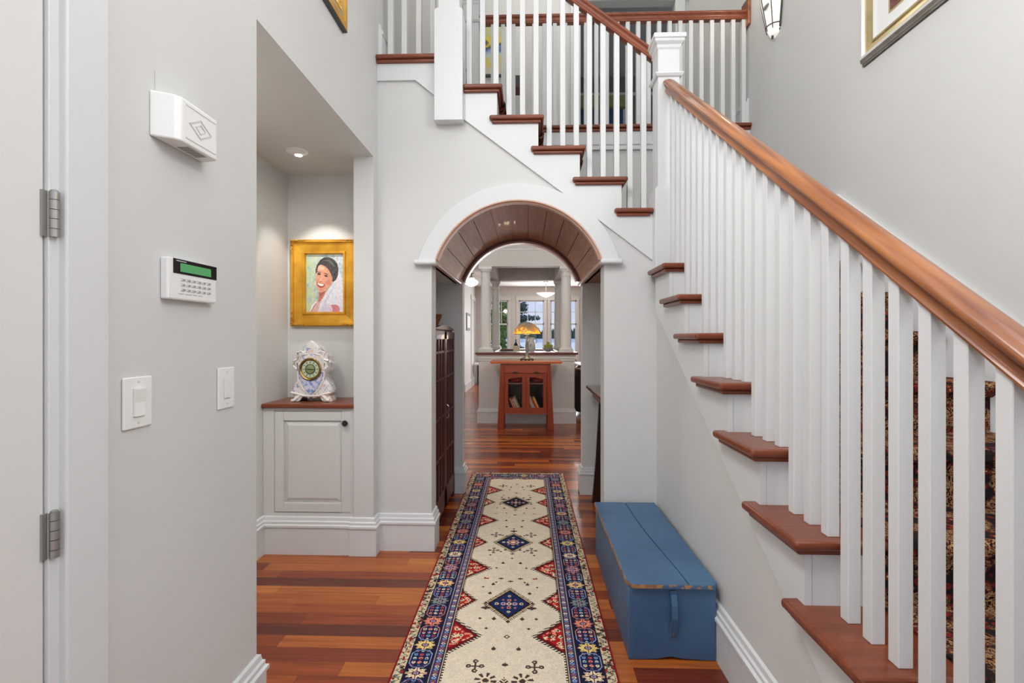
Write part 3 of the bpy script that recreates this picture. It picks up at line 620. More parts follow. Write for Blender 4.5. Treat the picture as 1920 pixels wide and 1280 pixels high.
# ------------------------------------------------------------------ pixel paintings (paint as a fine grid of dabs)
def dyed_grid(name, img, p0, ux, uz, m, parent=None, kind=None, thick=None):
    """img[row, col, 3] sRGB 0-255, row 0 at p0; ux/uz world vectors for a full row / column"""
    h, w = img.shape[:2]; p0, ux, uz = np.array(p0, float), np.array(ux, float), np.array(uz, float)
    i, j = np.meshgrid(np.arange(h + 1), np.arange(w + 1), indexing='ij')
    co = (p0 + (i / h)[..., None] * uz + (j / w)[..., None] * ux).reshape(-1, 3)
    a = (np.arange(h)[:, None] * (w + 1) + np.arange(w)[None, :]).reshape(-1)
    fc = np.stack([a, a + 1, a + w + 2, a + w + 1], 1)
    me = bpy.data.meshes.new(name); me.vertices.add(len(co)); me.vertices.foreach_set('co', co.astype(np.float32).ravel())
    me.loops.add(fc.size); me.loops.foreach_set('vertex_index', fc.astype(np.int32).ravel())
    me.polygons.add(len(fc)); me.polygons.foreach_set('loop_start', np.arange(0, fc.size, 4, dtype=np.int32))
    me.update(calc_edges=True); me.validate()
    c = np.clip(img.reshape(-1, 3) / 255., 0, 1); c = np.where(c <= .04045, c / 12.92, ((c + .055) / 1.055) ** 2.4)
    at = me.attributes.new('dye', 'FLOAT_COLOR', 'FACE')
    at.data.foreach_set('color', np.concatenate([c, np.ones((len(c), 1))], 1).astype(np.float32).ravel())
    return link(name, me, m, parent, kind)
def inpoly(X, Y, P):
    r = np.zeros(X.shape, bool); n = len(P)
    for i in range(n):
        x0, y0 = P[i]; x1, y1 = P[i - 1]
        if y0 == y1: continue
        r ^= ((y0 > Y) != (y1 > Y)) & (X < (x1 - x0) * (Y - y0) / (y1 - y0) + x0)
    return r
def ell(X, Y, cx, cy, rx, ry, a=0):
    c, s = math.cos(a), math.sin(a); x = (X - cx) * c + (Y - cy) * s; y = -(X - cx) * s + (Y - cy) * c
    return (x / rx) ** 2 + (y / ry) ** 2
def smooth_noise(h, w, s, seed):
    r = np.random.default_rng(seed); g = r.random((h // s + 3, w // s + 3)); y = np.arange(h) / s; x = np.arange(w) / s
    y0, x0 = y.astype(int), x.astype(int); fy, fx = (y - y0)[:, None], (x - x0)[None, :]
    return (g[y0][:, x0] * (1 - fy) + g[y0 + 1][:, x0] * fy) * (1 - fx) + (g[y0][:, x0 + 1] * (1 - fy) + g[y0 + 1][:, x0 + 1] * fy) * fx
def portrait():
    h, w = 200, 148; Y, X = np.meshgrid(250 + (np.arange(h) + .5) / h * 735, 235 + (np.arange(w) + .5) / w * 545, indexing='ij')
    im = np.zeros((h, w, 3)); n1, n2, n3 = smooth_noise(h, w, 9, 1), smooth_noise(h, w, 5, 2), smooth_noise(h, w, 3, 3)
    im[:] = np.array([188, 200, 196]) + (n1[..., None] - .5) * np.array([60, 30, 50]) + (n2[..., None] - .5) * 40
    g = np.clip((560 - X) / 320, 0, 1)[..., None] * np.clip(n1 * 2 - .5, 0, 1)[..., None]; im = im * (1 - .7 * g) + np.array([176, 196, 118]) * .7 * g
    im += (np.clip((X - 600) / 180, 0, 1) * 20)[..., None] * np.array([.4, .4, 1])
    def put(mask, col, var=18):
        im[mask] = (np.array(col) + ((n3 - .5)[..., None] * var + (n2 - .5)[..., None] * var))[mask]
    put(inpoly(X, Y, [(285, 985), (330, 900), (380, 850), (425, 815), (470, 780), (520, 860), (520, 985)]), (214, 172, 172))
    put(inpoly(X, Y, [(285, 985), (330, 890), (385, 845), (395, 860), (345, 910), (310, 985)]), (232, 230, 232))
    put(inpoly(X, Y, [(300, 985), (375, 870), (385, 873), (312, 985)]), (168, 86, 92), 8)
    put(inpoly(X, Y, [(425, 680), (560, 660), (500, 780), (440, 850), (415, 858)]), (196, 124, 104))
    put(inpoly(X, Y, [(425, 740), (520, 715), (450, 800)]), (170, 96, 82))
    put(inpoly(X, Y, [(705, 440), (745, 560), (790, 760), (790, 985), (410, 985), (440, 880), (520, 745), (610, 640), (680, 570)]), (224, 222, 232), 22)
    put(inpoly(X, Y, [(470, 900), (600, 700), (690, 600), (560, 800), (500, 985), (450, 985)]), (206, 206, 224), 16)
    put(ell(X, Y, 645, 950, 80, 62) < 1, (206, 128, 132)); put(ell(X, Y, 560, 960, 60, 70, .3) < 1, (214, 200, 218))
    put(inpoly(X, Y, [(372, 505), (376, 440), (398, 385), (440, 325), (500, 292), (570, 288), (640, 318), (690, 372), (708, 440), (700, 520), (670, 580), (625, 605), (600, 560), (560, 470), (480, 400), (430, 410), (395, 480)]), (70, 66, 64), 26)
    put(inpoly(X, Y, [(480, 330), (580, 320), (660, 400), (640, 410), (570, 345)]), (104, 98, 92), 16)
    face = inpoly(X, Y, [(398, 470), (412, 410), (445, 380), (500, 396), (560, 440), (598, 500), (622, 560), (612, 620), (572, 668), (520, 715), (462, 738), (420, 722), (392, 672), (380, 600), (382, 520)])
    put(face, (222, 160, 130), 14); sh = np.clip((X - 520) / 110, 0, 1)[..., None] * .35
    im[face] = (im * (1 - sh) + np.array([190, 118, 96]) * sh)[face]
    put(ell(X, Y, 455, 425, 45, 26, .2) < 1, (240, 190, 164), 8); put(ell(X, Y, 405, 585, 18, 26) < 1, (228, 140, 122), 8); put(ell(X, Y, 560, 610, 36, 30) < 1, (216, 134, 116), 8)
    put(ell(X, Y, 425, 478, 32, 6, .25) < 1, (96, 66, 58), 6); put(ell(X, Y, 530, 500, 34, 6, .3) < 1, (96, 66, 58), 6)
    put(ell(X, Y, 426, 502, 26, 12, .15) < 1, (104, 64, 56), 6); put(ell(X, Y, 527, 526, 27, 12, .2) < 1, (104, 64, 56), 6)
    put(ell(X, Y, 428, 501, 10, 8) < 1, (36, 26, 26), 4); put(ell(X, Y, 526, 525, 10, 8) < 1, (36, 26, 26), 4)
    put(inpoly(X, Y, [(462, 500), (470, 560), (474, 590), (440, 602), (428, 590), (448, 560)]), (236, 172, 146), 8); put(ell(X, Y, 452, 600, 24, 6) < 1, (178, 96, 82), 6)
    put(inpoly(X, Y, [(388, 605), (430, 618), (515, 630), (508, 655), (470, 678), (430, 672), (400, 645)]), (168, 72, 70), 8)
    put(inpoly(X, Y, [(400, 614), (440, 624), (502, 634), (480, 654), (440, 652), (412, 636)]), (246, 240, 234), 4)
    put(ell(X, Y, 452, 700, 26, 9) < 1, (206, 132, 108), 6)
    return im[::-1]
def framed(th, x0, x1, z0, z1, y, bands, m, nrm=(0, -1)):
    """mitred picture frame in the xz plane facing -y; bands = [(inset, depth), ...]"""
    bm = bmesh.new(); rings = []
    for ins, dp in bands: rings.append([bm.verts.new((a, y - dp, b)) for a, b in ((x0 + ins, z0 + ins), (x1 - ins, z0 + ins), (x1 - ins, z1 - ins), (x0 + ins, z1 - ins))])
    for A, B in zip(rings, rings[1:]):
        for i in range(4): bm.faces.new((A[i], A[(i + 1) % 4], B[(i + 1) % 4], B[i]))
    return mk('frame', bm, m, th)
# portrait (px .55..1.14)
P = thing('framed_portrait', 'gold framed oil portrait of a smiling bride in a white veil above the clock', 'painting', (-1.34, 3.2, 1.37))
x0, x1, z0, z1, yb = -1.567, -1.125, 1.378, 1.952, 3.219
framed(P, x0, x1, z0, z1, yb, [(0, 0), (0, .03), (.006, .036), (.018, .036), (.022, .024), (.075, .018), (.080, .026), (.090, .026), (.098, .008), (.098, .002)], M['gold'])
bm = bmesh.new()
for (ax, az, dxx, dzz) in ((x0, z1, 1, -1), (x1, z1, -1, -1), (x0, z0, 1, 1), (x1, z0, -1, 1)):
    for k in range(9):
        for q in (0, 1):
            r = .010 - .0006 * k; a = (ax + dxx * (.010 + k * .011 * (1 - q)), az + dzz * (.010 + k * .011 * q))
            lathe(bm, [(0, -r * .6), (r * .8, -r * .3), (r, 0), (r * .8, r * .5), (0, r * .8)], (a[0], yb - .036, a[1]), 8)
mk('corner_ornament', bm, M['golddark'], P, smooth=True)
cv = dyed_grid('canvas', portrait(), (x0 + .094, yb - .010, z0 + .094), (x1 - x0 - .188, 0, 0), (0, 0, z1 - z0 - .188), M['oil'], P)
mk('backing', BX((x0 + .01, x1 - .01, yb - .008, yb - .001, z0 + .01, z1 - .01)), M['darkwood'], P)
# eyeball downlight
dl = thing('recessed_downlight', 'small round white recessed downlight in the niche ceiling with bright eyeball', 'light fixture', (-1.335, 2.80, 2.386))
bm = bmesh.new(); lathe(bm, [(.042, -.002), (.052, -.006), (.060, -.004), (.062, .0015), (.042, .0015)], (-1.335, 2.80, 2.386), 32); mk('trim_ring', bm, M['white'], dl, smooth=True)
bm = bmesh.new(); lathe(bm, [(.043, .001), (.038, -.008), (.026, -.016), (.0, -.018)], (-1.335, 2.80, 2.386), 32); mk('eyeball', bm, M['white'], dl, smooth=True)
bm = bmesh.new(); lathe(bm, [(.020, -.013), (.020, -.0195), (0, -.0205)], (-1.335, 2.815, 2.386), 24); mk('bulb', bm, M['glowhot'], dl, smooth=True)
# ------------------------------------------------------------------ things on the left wall
def on_left(th, y0, y1, z0, z1, d0, d1, m, name, bevel=.003, seg=2): return mk(name, BX((XL + d0, XL + d1, y0, y1, z0, z1)), m, th, bevel=bevel, seg=seg)
ch = thing('door_chime', 'white plastic door chime box with diamond relief and slots high on the left wall', 'door chime', (XL, 1.25, 1.79))
bm = bmesh.new(); A = [(XL + .001, 1.16), (XL + .045, 1.185), (XL + .055, 1.20), (XL + .055, 1.335), (XL + .05, 1.342), (XL + .001, 1.352)]
prism(bm, [(x, y, 1.797) for x, y in A], (0, 0, .112)); mk('housing', bm, M['white'], ch, bevel=.004)
bm = bmesh.new()
for zz in (1.812, 1.896): box(bm, XL + .0545, XL + .0562, 1.212, 1.33, zz - .001, zz + .001)
def dia(r1, r2):
    c = (1.268, 1.854)
    o_ = [(c[0] - r1, c[1]), (c[0], c[1] + r2), (c[0] + r1, c[1]), (c[0], c[1] - r2)]; i_ = [(c[0] - r1 * .88, c[1]), (c[0], c[1] + r2 * .84), (c[0] + r1 * .88, c[1]), (c[0], c[1] - r2 * .84)]
    for q in range(4): prism(bm, [(XL + .0545, *o_[q]), (XL + .0545, *o_[(q + 1) % 4]), (XL + .0545, *i_[(q + 1) % 4]), (XL + .0545, *i_[q])], (.0022, 0, 0))
dia(.045, .026); dia(.020, .013); mk('relief', bm, M['whiteb'], ch)
bm = bmesh.new()
for k in range(10): box(bm, XL + .015, XL + .045, 1.236 + k * .0075, 1.239 + k * .0075, 1.7962, 1.798)
mk('vent_slots', bm, M['rubber'], ch)
on_left(ch, 1.178, 1.312, 1.90, 1.962, .0005, .003, M['wall'], 'paint_patch', 0)
# keypad
kp = thing('security_keypad', 'white alarm keypad with black fascia and green display on the left wall', 'keypad', (XL, 1.29, 1.405))
on_left(kp, 1.195, 1.385, 1.402, 1.508, .0005, .022, M['white'], 'housing', .004)
on_left(kp, 1.212, 1.3845, 1.469, 1.507, .021, .0235, M['blackpl'], 'fascia', .001)
on_left(kp, 1.236, 1.358, 1.475, 1.497, .0232, .0242, M['lcd'], 'display', 0)
bm = bmesh.new()
for k in range(9): box(bm, XL + .0236, XL + .0239, 1.222 + k * .0042, 1.2245 + k * .0042, 1.5005, 1.5032)
mk('maker_mark', bm, M['whiteb'], kp)
for r_ in range(3):
    for c_ in range(6):
        yy = 1.240 + c_ * .0205; zz = 1.459 - r_ * .013
        on_left(kp, yy, yy + .014, zz - .0075, zz, .0215, .0245, M['whiteb'], 'key', .001, 1)
        on_left(kp, yy + .005, yy + .0135, zz - .0055, zz - .0035, .0243, .0248, M['rubber'], 'key_mark', 0)
bm = bmesh.new()
for k in range(22):
    if k not in (5, 12, 17): box(bm, XL + .0218, XL + .0223, 1.232 + k * .0042, 1.2345 + k * .0042, 1.4165, 1.4185)
mk('legend', bm, M['rubber'], kp)
def switch(label, y0, y1, z0, z1, dim):
    s = thing('light_switch', label, 'light switch', (XL, (y0 + y1) / 2, z0))
    on_left(s, y0, y1, z0, z1, .0005, .007, M['white'], 'wall_plate', .004, 3)
    c = (y0 + y1) / 2; m = (z0 + z1) / 2
    if dim:
        on_left(s, c - .017, c + .017, m - .033, m + .033, .0068, .0085, M['whiteb'], 'bezel', .0005)
        bm = bmesh.new(); prism(bm, [(XL + .007, c - .0155, m - .0315), (XL + .0125, c - .0155, m - .0315), (XL + .0105, c - .0155, m), (XL + .0145, c - .0155, m + .0315), (XL + .007, c - .0155, m + .0315)], (0, .031, 0)); mk('rocker', bm, M['white'], s)
    else:
        on_left(s, c - .0165, c + .0165, m - .033, m + .033, .0068, .0082, M['whiteb'], 'bezel', .0005)
        on_left(s, c - .0155, c + .0155, m - .030, m + .032, .008, .0105, M['white'], 'rocker', .001)
    for zz in (m - .048, m + .048):
        bm = bmesh.new(); lathe(bm, [(.003, 0), (.003, .001), (0, .0012)], (0, 0, 0), 12); bmesh.ops.rotate(bm, verts=bm.verts, matrix=__import__('mathutils').Matrix.Rotation(PI / 2, 3, 'Y')); bmesh.ops.translate(bm, verts=bm.verts, vec=(XL + .0068, c, zz)); mk('screw', bm, M['whiteb'], s)
switch('white rocker light switch plate nearest the door on the left wall', 1.078, 1.163, 1.092, 1.212, True)
switch('white switch plate further along the left wall, near its end', 1.419, 1.498, 1.089, 1.213, False)
# tilted gilt picture high on left wall
pl = thing('framed_picture', 'gold framed picture with dark outer edge high on the left wall above the niche opening', 'picture', (XL, 2.0, 2.8))
def side_frame(th, xw, sgn, y0, y1, z0, z1, bands, mats):
    for k in range(len(bands) - 1):
        bm = bmesh.new(); R = []
        for ins, dp in bands[k:k + 2]: R.append([bm.verts.new((xw + sgn * dp, a, b)) for a, b in ((y0 + ins, z0 + ins), (y1 - ins, z0 + ins), (y1 - ins, z1 - ins), (y0 + ins, z1 - ins))])
        for i in range(4): bm.faces.new((R[0][i], R[0][(i + 1) % 4], R[1][(i + 1) % 4], R[1][i]))
        mk('frame_moulding', bm, mats[k], th)
side_frame(pl, XL + .001, 1, 1.55, 2.41, 2.822, 3.75, [(0, 0), (0, .022), (.004, .025), (.03, .028), (.04, .020), (.062, .018), (.068, .022), (.075, .012), (.078, .004)],
           [M['framedark'], M['framedark'], M['gold'], M['gold'], M['golddull'], M['gold'], M['golddark'], M['gold']])
mk('print', BX((XL + .0015, XL + .006, 1.62, 2.335, 2.895, 3.68)), M['matboard'], pl)
mk('backing_board', BX((XL + .001, XL + .004, 1.56, 2.40, 2.83, 3.74)), M['darkwood'], pl)
# ------------------------------------------------------------------ things on the right wall
pr_ = thing('framed_picture', 'large silver and gold framed print with white mat high on the right wall', 'picture', (XR, 2.2, 2.76))
M['silverw'] = mat('silver_leaf', lin(226, 226, 222), .28, .35)
side_frame(pr_, XR - .001, -1, 1.5, 2.66, 2.745, 3.95, [(0, 0), (0, .010), (.010, .018), (.010, .026), (.022, .038), (.034, .038), (.046, .028), (.052, .024), (.082, .014), (.084, .020), (.094, .020), (.096, .008)],
           [M['framedark'], M['silver'], M['silver'], M['silver'], M['silverw'], M['silverw'], M['golddull'], M['golddull'], M['golddull'], M['golddull'], M['silverw']])
mk('mat', BX((XR - .009, XR - .0015, 1.59, 2.57, 2.835, 3.86)), M['matboard'], pr_)
mk('mat_bevel', BX((XR - .0105, XR - .009, 1.66, 2.472, 2.906, 3.75)), M['golddull'], pr_)
mk('print', BX((XR - .0115, XR - .0105, 1.672, 2.460, 2.916, 3.738)), M['brownprint'], pr_)
# sconce
sc = thing('wall_sconce', 'tapered white glass wall sconce with pewter straps beside the balcony rail end', 'wall sconce', (XR, 3.58, 3.45))
M['pewter'] = mat('pewter', lin(92, 88, 82), .4, .6); M['pewterl'] = mat('pewter_light', lin(168, 162, 154), .4, .4)
sy_, sz_ = 3.575, 3.475
SP_ = [(.004, 0), (.040, .004), (.062, .05), (.100, .25), (.128, .46)]
bm = bmesh.new(); lathe(bm, SP_, (XR - .004, sy_, sz_), 24, PI / 2, 3 * PI / 2, sy=.95); mk('glass_shade', bm, M['glowsoft'], sc, smooth=True)
for a in (93, 135, 180, 225, 267):
    a = math.radians(a); bm = bmesh.new()
    tube(bm, [(XR - .004 + (r + .004) * math.cos(a), sy_ + (r + .004) * math.sin(a) * .95, sz_ + z) for r, z in ((.060, .035), (.100, .25), (.128, .46))], .007 if a < 1.7 or a > 4.6 else .0035, 6); mk('strap', bm, M['pewter'], sc)
bm = bmesh.new(); tube(bm, [(XR - .004 + .069 * math.cos(t), sy_ + .066 * math.sin(t), sz_ + .065) for t in [PI / 2 + PI * i / 14 for i in range(15)]], .004, 6); mk('lower_band', bm, M['pewter'], sc)
bm = bmesh.new(); tube(bm, [(XR - .004 + .120 * math.cos(t), sy_ + .114 * math.sin(t), sz_ + .38) for t in [PI / 2 + PI * i / 14 for i in range(15)]], .005, 6); mk('upper_band', bm, M['pewter'], sc)
bm = bmesh.new(); lathe(bm, [(.0, 0), (.040, .018), (.036, .028), (0, .032)], (XR - .098, sy_ - .045, sz_ + .16), 14, sx=.3); mk('leaf_ornament', bm, M['pewterl'], sc)
bm = bmesh.new(); lathe(bm, [(0, -.02), (.008, -.014), (.008, .004), (0, .006)], (XR - .03, sy_, sz_ - .002), 12); mk('finial', bm, M['pewter'], sc)
mk('back_plate', BX((XR - .008, XR - .001, sy_ - .05, sy_ + .05, sz_ + .02, sz_ + .44)), M['pewter'], sc)
light('sconce_bulb', 'POINT', (XR - .13, sy_, sz_ + .52), 3.0, WARM, radius=.05)
# ------------------------------------------------------------------ rug
RX0, RX1, RY0, RY1 = -.523, .349, 1.06, 4.668
def rug_image():
    c = .0037; w = int((RX1 - RX0) / c); h = int((RY1 - RY0) / c)
    xs = (np.arange(w) + .5) / w * (RX1 - RX0); ys = RY0 + (np.arange(h) + .5) / h * (RY1 - RY0)
    Y, X0 = np.meshgrid(ys, xs, indexing='ij'); Wd = RX1 - RX0
    X = np.minimum(X0, Wd - X0)                     # distance from the nearer long side (mirror symmetric)
    E = RY1 - Y; E2 = Y - RY0; D = np.minimum(np.minimum(X, E), E2)
    im = np.zeros((h, w, 3)); n = rng.random((h, w)); ln_ = smooth_noise(h, w, 6, 11)
    cream, navy, blue, red, dred = np.array([228, 214, 190]), np.array([28, 30, 56]), np.array([58, 86, 140]), np.array([176, 34, 36]), np.array([118, 22, 30])
    ivory, sal, brown, yel, teal, lb = np.array([232, 214, 176]), np.array([226, 142, 116]), np.array([58, 42, 36]), np.array([232, 206, 130]), np.array([128, 150, 142]), np.array([140, 172, 214])
    def put(m_, c_): im[m_] = c_
    im[:] = cream
    # field: red triangles from both sides
    hx = Wd / 2; FX = X - .192                     # 0 at field edge
    rows = [(1.40, 1), (1.72, 0), (2.115, 1), (2.40, 0), (2.735, 1), (3.08, 0), (3.45, 1), (3.83, 0), (4.13, 1)]
    cell = (np.floor(Y / .010) + np.floor(X / .010)) % 2
    for yc, big in rows:
        hw, dp = (.112, .118) if big else (.088, .076)
        q = np.abs(Y - yc) / hw + FX / dp
        comb = (q < 1.20) & (q >= 1.02) & (np.floor((Y + X * .4) / .0078) % 2 == 0); put(comb, brown)
        put((q < 1.03), brown); put(q < .97, dred); put(q < .80, red)
        ins = q < .84; sp_ = ins & (smooth_noise(h, w, 4, int(yc * 100)) > .62); put(sp_, sal)
        sp_ = ins & (smooth_noise(h, w, 4, int(yc * 77)) > .74); put(sp_, ivory)
        sp_ = ins & (smooth_noise(h, w, 4, int(yc * 55)) > .80); put(sp_, brown)
        for dy, dx in ((0, .045), (-.045, .02), (.045, .02), (0, .012)):
            e_ = ell(FX, Y - yc, dx, dy, .010, .010); put((e_ < 1) & ins, ivory); put((e_ < .3) & ins, brown)
    sc_ = (FX < .008) & (FX > 0) & (np.floor(Y / .0075) % 2 == 0) & (im[..., 0] > 200); put(sc_, brown)
    # central diamonds
    CX = hx - X
    for yc, kind_ in ((1.70, 1), (2.372, 0), (3.084, 1), (3.825, 2)):
        hw, hh = .098, .118
        q = np.abs(CX) / hw + np.abs(Y - yc) / hh
        comb = (q > 1.10) & (q < 1.34) & (np.floor((np.abs(CX) - np.abs(Y - yc)) / .008) % 2 == 0); put(comb, brown)
        put((q >= 1.08) & (q < 1.14), yel * .8); put((q < 1.08), np.array([40, 20, 26])); put(q < .96, navy if kind_ == 2 else np.array([32, 48, 90]))
        for dx, dy, r_, c_ in ((0, 0, .012, ivory), (0, .032, .011, sal), (0, -.032, .011, sal), (.028, 0, .013, np.array([190, 170, 190])), (.06, 0, .010, ivory), (0, .07, .008, ivory), (0, -.07, .008, ivory), (.03, .035, .006, sal), (.03, -.035, .006, sal)):
            e_ = ell(CX, Y - yc, dx, dy, r_, r_ * 1.1); put(e_ < 1, c_); put(e_ < .22, np.array([110, 30, 40]))
        if kind_ == 1: e_ = ell(CX, Y - yc, 0, 0, .036, .03); put((e_ < 1), ivory * .9); put(e_ < .6, np.array([150, 80, 100])); put(e_ < .2, ivory)
    # scattered small motifs (mirror symmetric): (distance from centre line, y, type)
    mot = [(0, 2.92, 1), (0, 2.59, 1), (0, 2.86, 0), (0, 3.30, 0), (0, 2.22, 0), (0, 2.11, 3), (0, 1.93, 1), (0, 3.26, 2), (0, 3.56, 1), (0, 3.66, 1), (0, 4.06, 1), (0, 4.30, 1),
           (.052, 2.62, 1), (.052, 3.34, 4), (.052, 2.03, 4), (.075, 2.58, 0), (.05, 2.80, 4), (.10, 2.47, 4), (.11, 2.335, 2), (.065, 2.245, 4), (.13, 2.245, 0), (.115, 2.375, 0), (.095, 2.17, 0),
           (.118, 1.92, 5), (.07, 1.84, 6), (.115, 2.965, 5), (.115, 3.20, 5), (.07, 2.95, 0), (.07, 3.19, 0), (.045, 2.975, 4), (.045, 3.18, 4), (.085, 2.74, 0), (.13, 2.90, 0), (.13, 2.62, 7), (.09, 2.56, 4), (.14, 2.53, 0),
           (.085, 3.70, 4), (.14, 3.70, 0), (.10, 3.90, 2), (.06, 3.94, 4), (.115, 3.95, 4), (.065, 3.60, 0), (.14, 3.58, 7), (.06, 4.15, 0), (.06, 3.45, 4), (.12, 4.25, 5), (.05, 4.22, 4), (.105, 4.0, 0), (.12, 3.79, 4), (.10, 1.60, 2), (.05, 1.5, 4), (0, 1.52, 1), (0, 1.42, 0), (.1, 1.3, 5)]
    A_ = np.abs(CX)
    dark = np.array([74, 58, 52])
    for dx, yc, ty in mot:
        u, v_ = CX - dx if dx else A_, Y - yc
        r2 = lambda a, b, ra, rb: ell(u, v_, a, b, ra, rb)
        if ty == 0: put((np.abs(u) + np.abs(v_)) < .009, dark)
        elif ty == 1: put(ell(u, v_, 0, 0, .014, .007) < 1, dark); put((np.abs(v_) < .013) & (np.abs(u) < .003), dark)
        elif ty == 2: put((ell(u, v_, 0, 0, .024, .010) < 1) & ~(ell(u, v_, 0, 0, .006, .004) < 1), dark); put(ell(u, v_, 0, 0, .008, .017) < 1, dark)
        elif ty == 3: put((np.abs(u) + np.abs(v_)) < .015, dark); put((np.abs(u) + np.abs(v_)) < .007, ivory)
        elif ty == 4: put(ell(u, v_, 0, -.002, .010, .009) < 1, dark); put(ell(u, v_, 0, .011, .003, .005) < 1, dark)
        elif ty == 5:
            put((np.abs(u) < .030) & (np.abs(v_) < .0035), dark); put((np.abs(v_) < .030) & (np.abs(u) < .0035), dark)
            for a, b in ((.026, 0), (-.026, 0), (0, .028), (0, -.028)): put(r2(a, b, .011, .011) < 1, dark); put(r2(a, b, .004, .004) < 1, cream * .85)
        elif ty == 6:
            rr_ = np.sqrt(u ** 2 + v_ ** 2); th = np.arctan2(v_, u)
            put((rr_ < .042) & (np.sin(th * 8) > .1), dark); put(rr_ < .02, ivory); put(rr_ < .012, dark)
        elif ty == 7: put((np.abs(u) < .012) & (np.abs(v_) < .004), np.array([150, 60, 50])); put((np.abs(u - .009) < .003) & (np.abs(v_ - .005) < .006), np.array([150, 60, 50]))
    # ends of the field: scalloped
    for EE in (E, E2):
        sc2 = EE < .20 + .022 * np.abs(np.sin(CX * PI / .165)); put(sc2 & (FX > 0), red * .8); put(sc2 & (FX > 0) & (smooth_noise(h, w, 4, 21) > .6), ivory * .8); put(sc2 & (FX > 0) & (smooth_noise(h, w, 4, 22) > .66), navy)
    # borders from the inside out
    f_ = D < .192; put(f_, np.array([48, 28, 34])); put(D < .188, ivory * .9); put(D < .185, np.array([50, 30, 40]))
    put(D < .182, np.array([52, 72, 118])); L_ = np.where(X <= np.minimum(E, E2), Y, X0)
    g_ = (D < .180) & (D > .158); per = np.floor(L_ / .016) % 3
    u_ = (L_ / .016) % 1 - .5; e_ = (u_ / .42) ** 2 + ((D - .169) / .008) ** 2
    for i, c_ in enumerate((np.array([176, 120, 124]), lb, ivory)): put(g_ & (e_ < 1) & (per == i), c_)
    put(g_ & (e_ < .25), navy); put(g_ & (np.abs(u_) > .44), dred)
    put(D < .156, np.array([52, 28, 32])); put(D < .153, np.array([176, 168, 178])); put(D < .147, np.array([60, 30, 34]))
    put(D < .144, navy)
    # main border motifs, period 172 mm
    per = .1725; s_ = (L_ - 2.045 + per / 2) / per; idx = np.floor(s_).astype(int); dl_ = (s_ - np.floor(s_) - .5) * per; M_ = D - .0945
    mb = (D < .142) & (D > .047)
    al = np.abs(dl_); am = np.abs(M_)
    oct_ = np.maximum(am / .041, np.maximum((per / 2 - al) / .054, ((per / 2 - al) / .054 + am / .041) / 1.6))
    lc = [lb, sal * .9, np.array([150, 150, 190])]
    for i in range(3): put(mb & (oct_ < 1.0) & (oct_ > .92) & (idx % 3 == i), lc[i])
    put(mb & (oct_ <= .92), np.array([28, 38, 72]))
    inn = mb & (oct_ < .84)
    gl_ = ((per / 2 - al) * np.sign(dl_) / .024); gm = M_ / .024
    rl, rm = np.abs(gl_ - np.round(gl_)), np.abs(gm - np.round(gm)); rr_ = (rl * .023) ** 2 + (rm * .022) ** 2
    ci = (np.round(gl_) + 2 * np.round(gm) + idx).astype(int) % 4
    for i, c_ in enumerate((sal, lb * .9, ivory, np.array([186, 70, 78]))): put(inn & (rr_ < .0075 ** 2) & (ci == i) , c_)
    put(inn & (rr_ < .0028 ** 2), navy)
    th = np.arctan2(M_ / .047, dl_ / .035); rr_ = np.sqrt((M_ / .047) ** 2 + (dl_ / .035) ** 2); pet = rr_ < .82 + .16 * np.cos(th * 8)
    cols = [yel * 1.0, sal, teal, np.array([236, 196, 140]), np.array([190, 150, 160]), ivory]
    for i, c_ in enumerate(cols): put(mb & pet & (idx % 6 == i), c_)
    put(mb & pet & (np.abs(np.sin(th * 4)) < .16) & (rr_ > .3), dred); put(mb & (rr_ < .34), np.array([70, 30, 50])); put(mb & (rr_ < .22), np.array([170, 160, 190])); put(mb & (rr_ < .10), dred)
    # outer guard
    put(D < .047, np.array([60, 40, 40])); put(D < .044, ivory * .92)
    og = (D < .043) & (D > .009); a_ = smooth_noise(h, w, 3, 41); b_ = smooth_noise(h, w, 3, 42); d2 = smooth_noise(h, w, 3, 43)
    put(og & (a_ > .68), brown); put(og & (b_ > .72), np.array([160, 44, 40])); put(og & (d2 > .74), np.array([120, 132, 118]))
    zz_ = np.abs(((L_ / .034) % 1) - .5) * 2 * .026 + .013; put(og & (np.abs(D - zz_) < .0028), brown)
    put(D < .009, np.array([132, 22, 30])); 
    im *= (.93 + .12 * n)[..., None]; fm = (im.mean(2) > 170); im[fm] *= (.97 + .05 * ln_[fm])[:, None]
    return im
rug = thing('runner_rug', 'long cream oriental runner rug with navy border, red triangles and blue diamonds on the floor', 'rug', (-.087, 2.8, 0.0))
pile = dyed_grid('pile', rug_image(), (RX0, RY0, .009), (RX1 - RX0, 0, 0), (0, RY1 - RY0, 0), M['knots'], rug)
mk('backing', BX((RX0 + .001, RX1 - .001, RY0, RY1, .0005, .0088)), mat('rug_selvage', lin(120, 28, 32), .95), rug)
bm = bmesh.new()
for i in range(260):
    x = RX0 + (RX1 - RX0) * i / 259; L = .018 + random.random() * .012; dx = random.uniform(-.004, .004)
    v = [bm.verts.new(p) for p in ((x - .0016, RY1, .004), (x + .0016, RY1, .004), (x + .0012 + dx, RY1 + L, .0025), (x - .0012 + dx, RY1 + L, .0025), (x - .0016, RY1, .007), (x + .0016, RY1, .007))]
    bm.faces.new(v[:4]); bm.faces.new((v[4], v[5], v[2], v[3]))
f = mk('fringe', bm, M['fringe'], rug); f['kind'] = 'stuff'
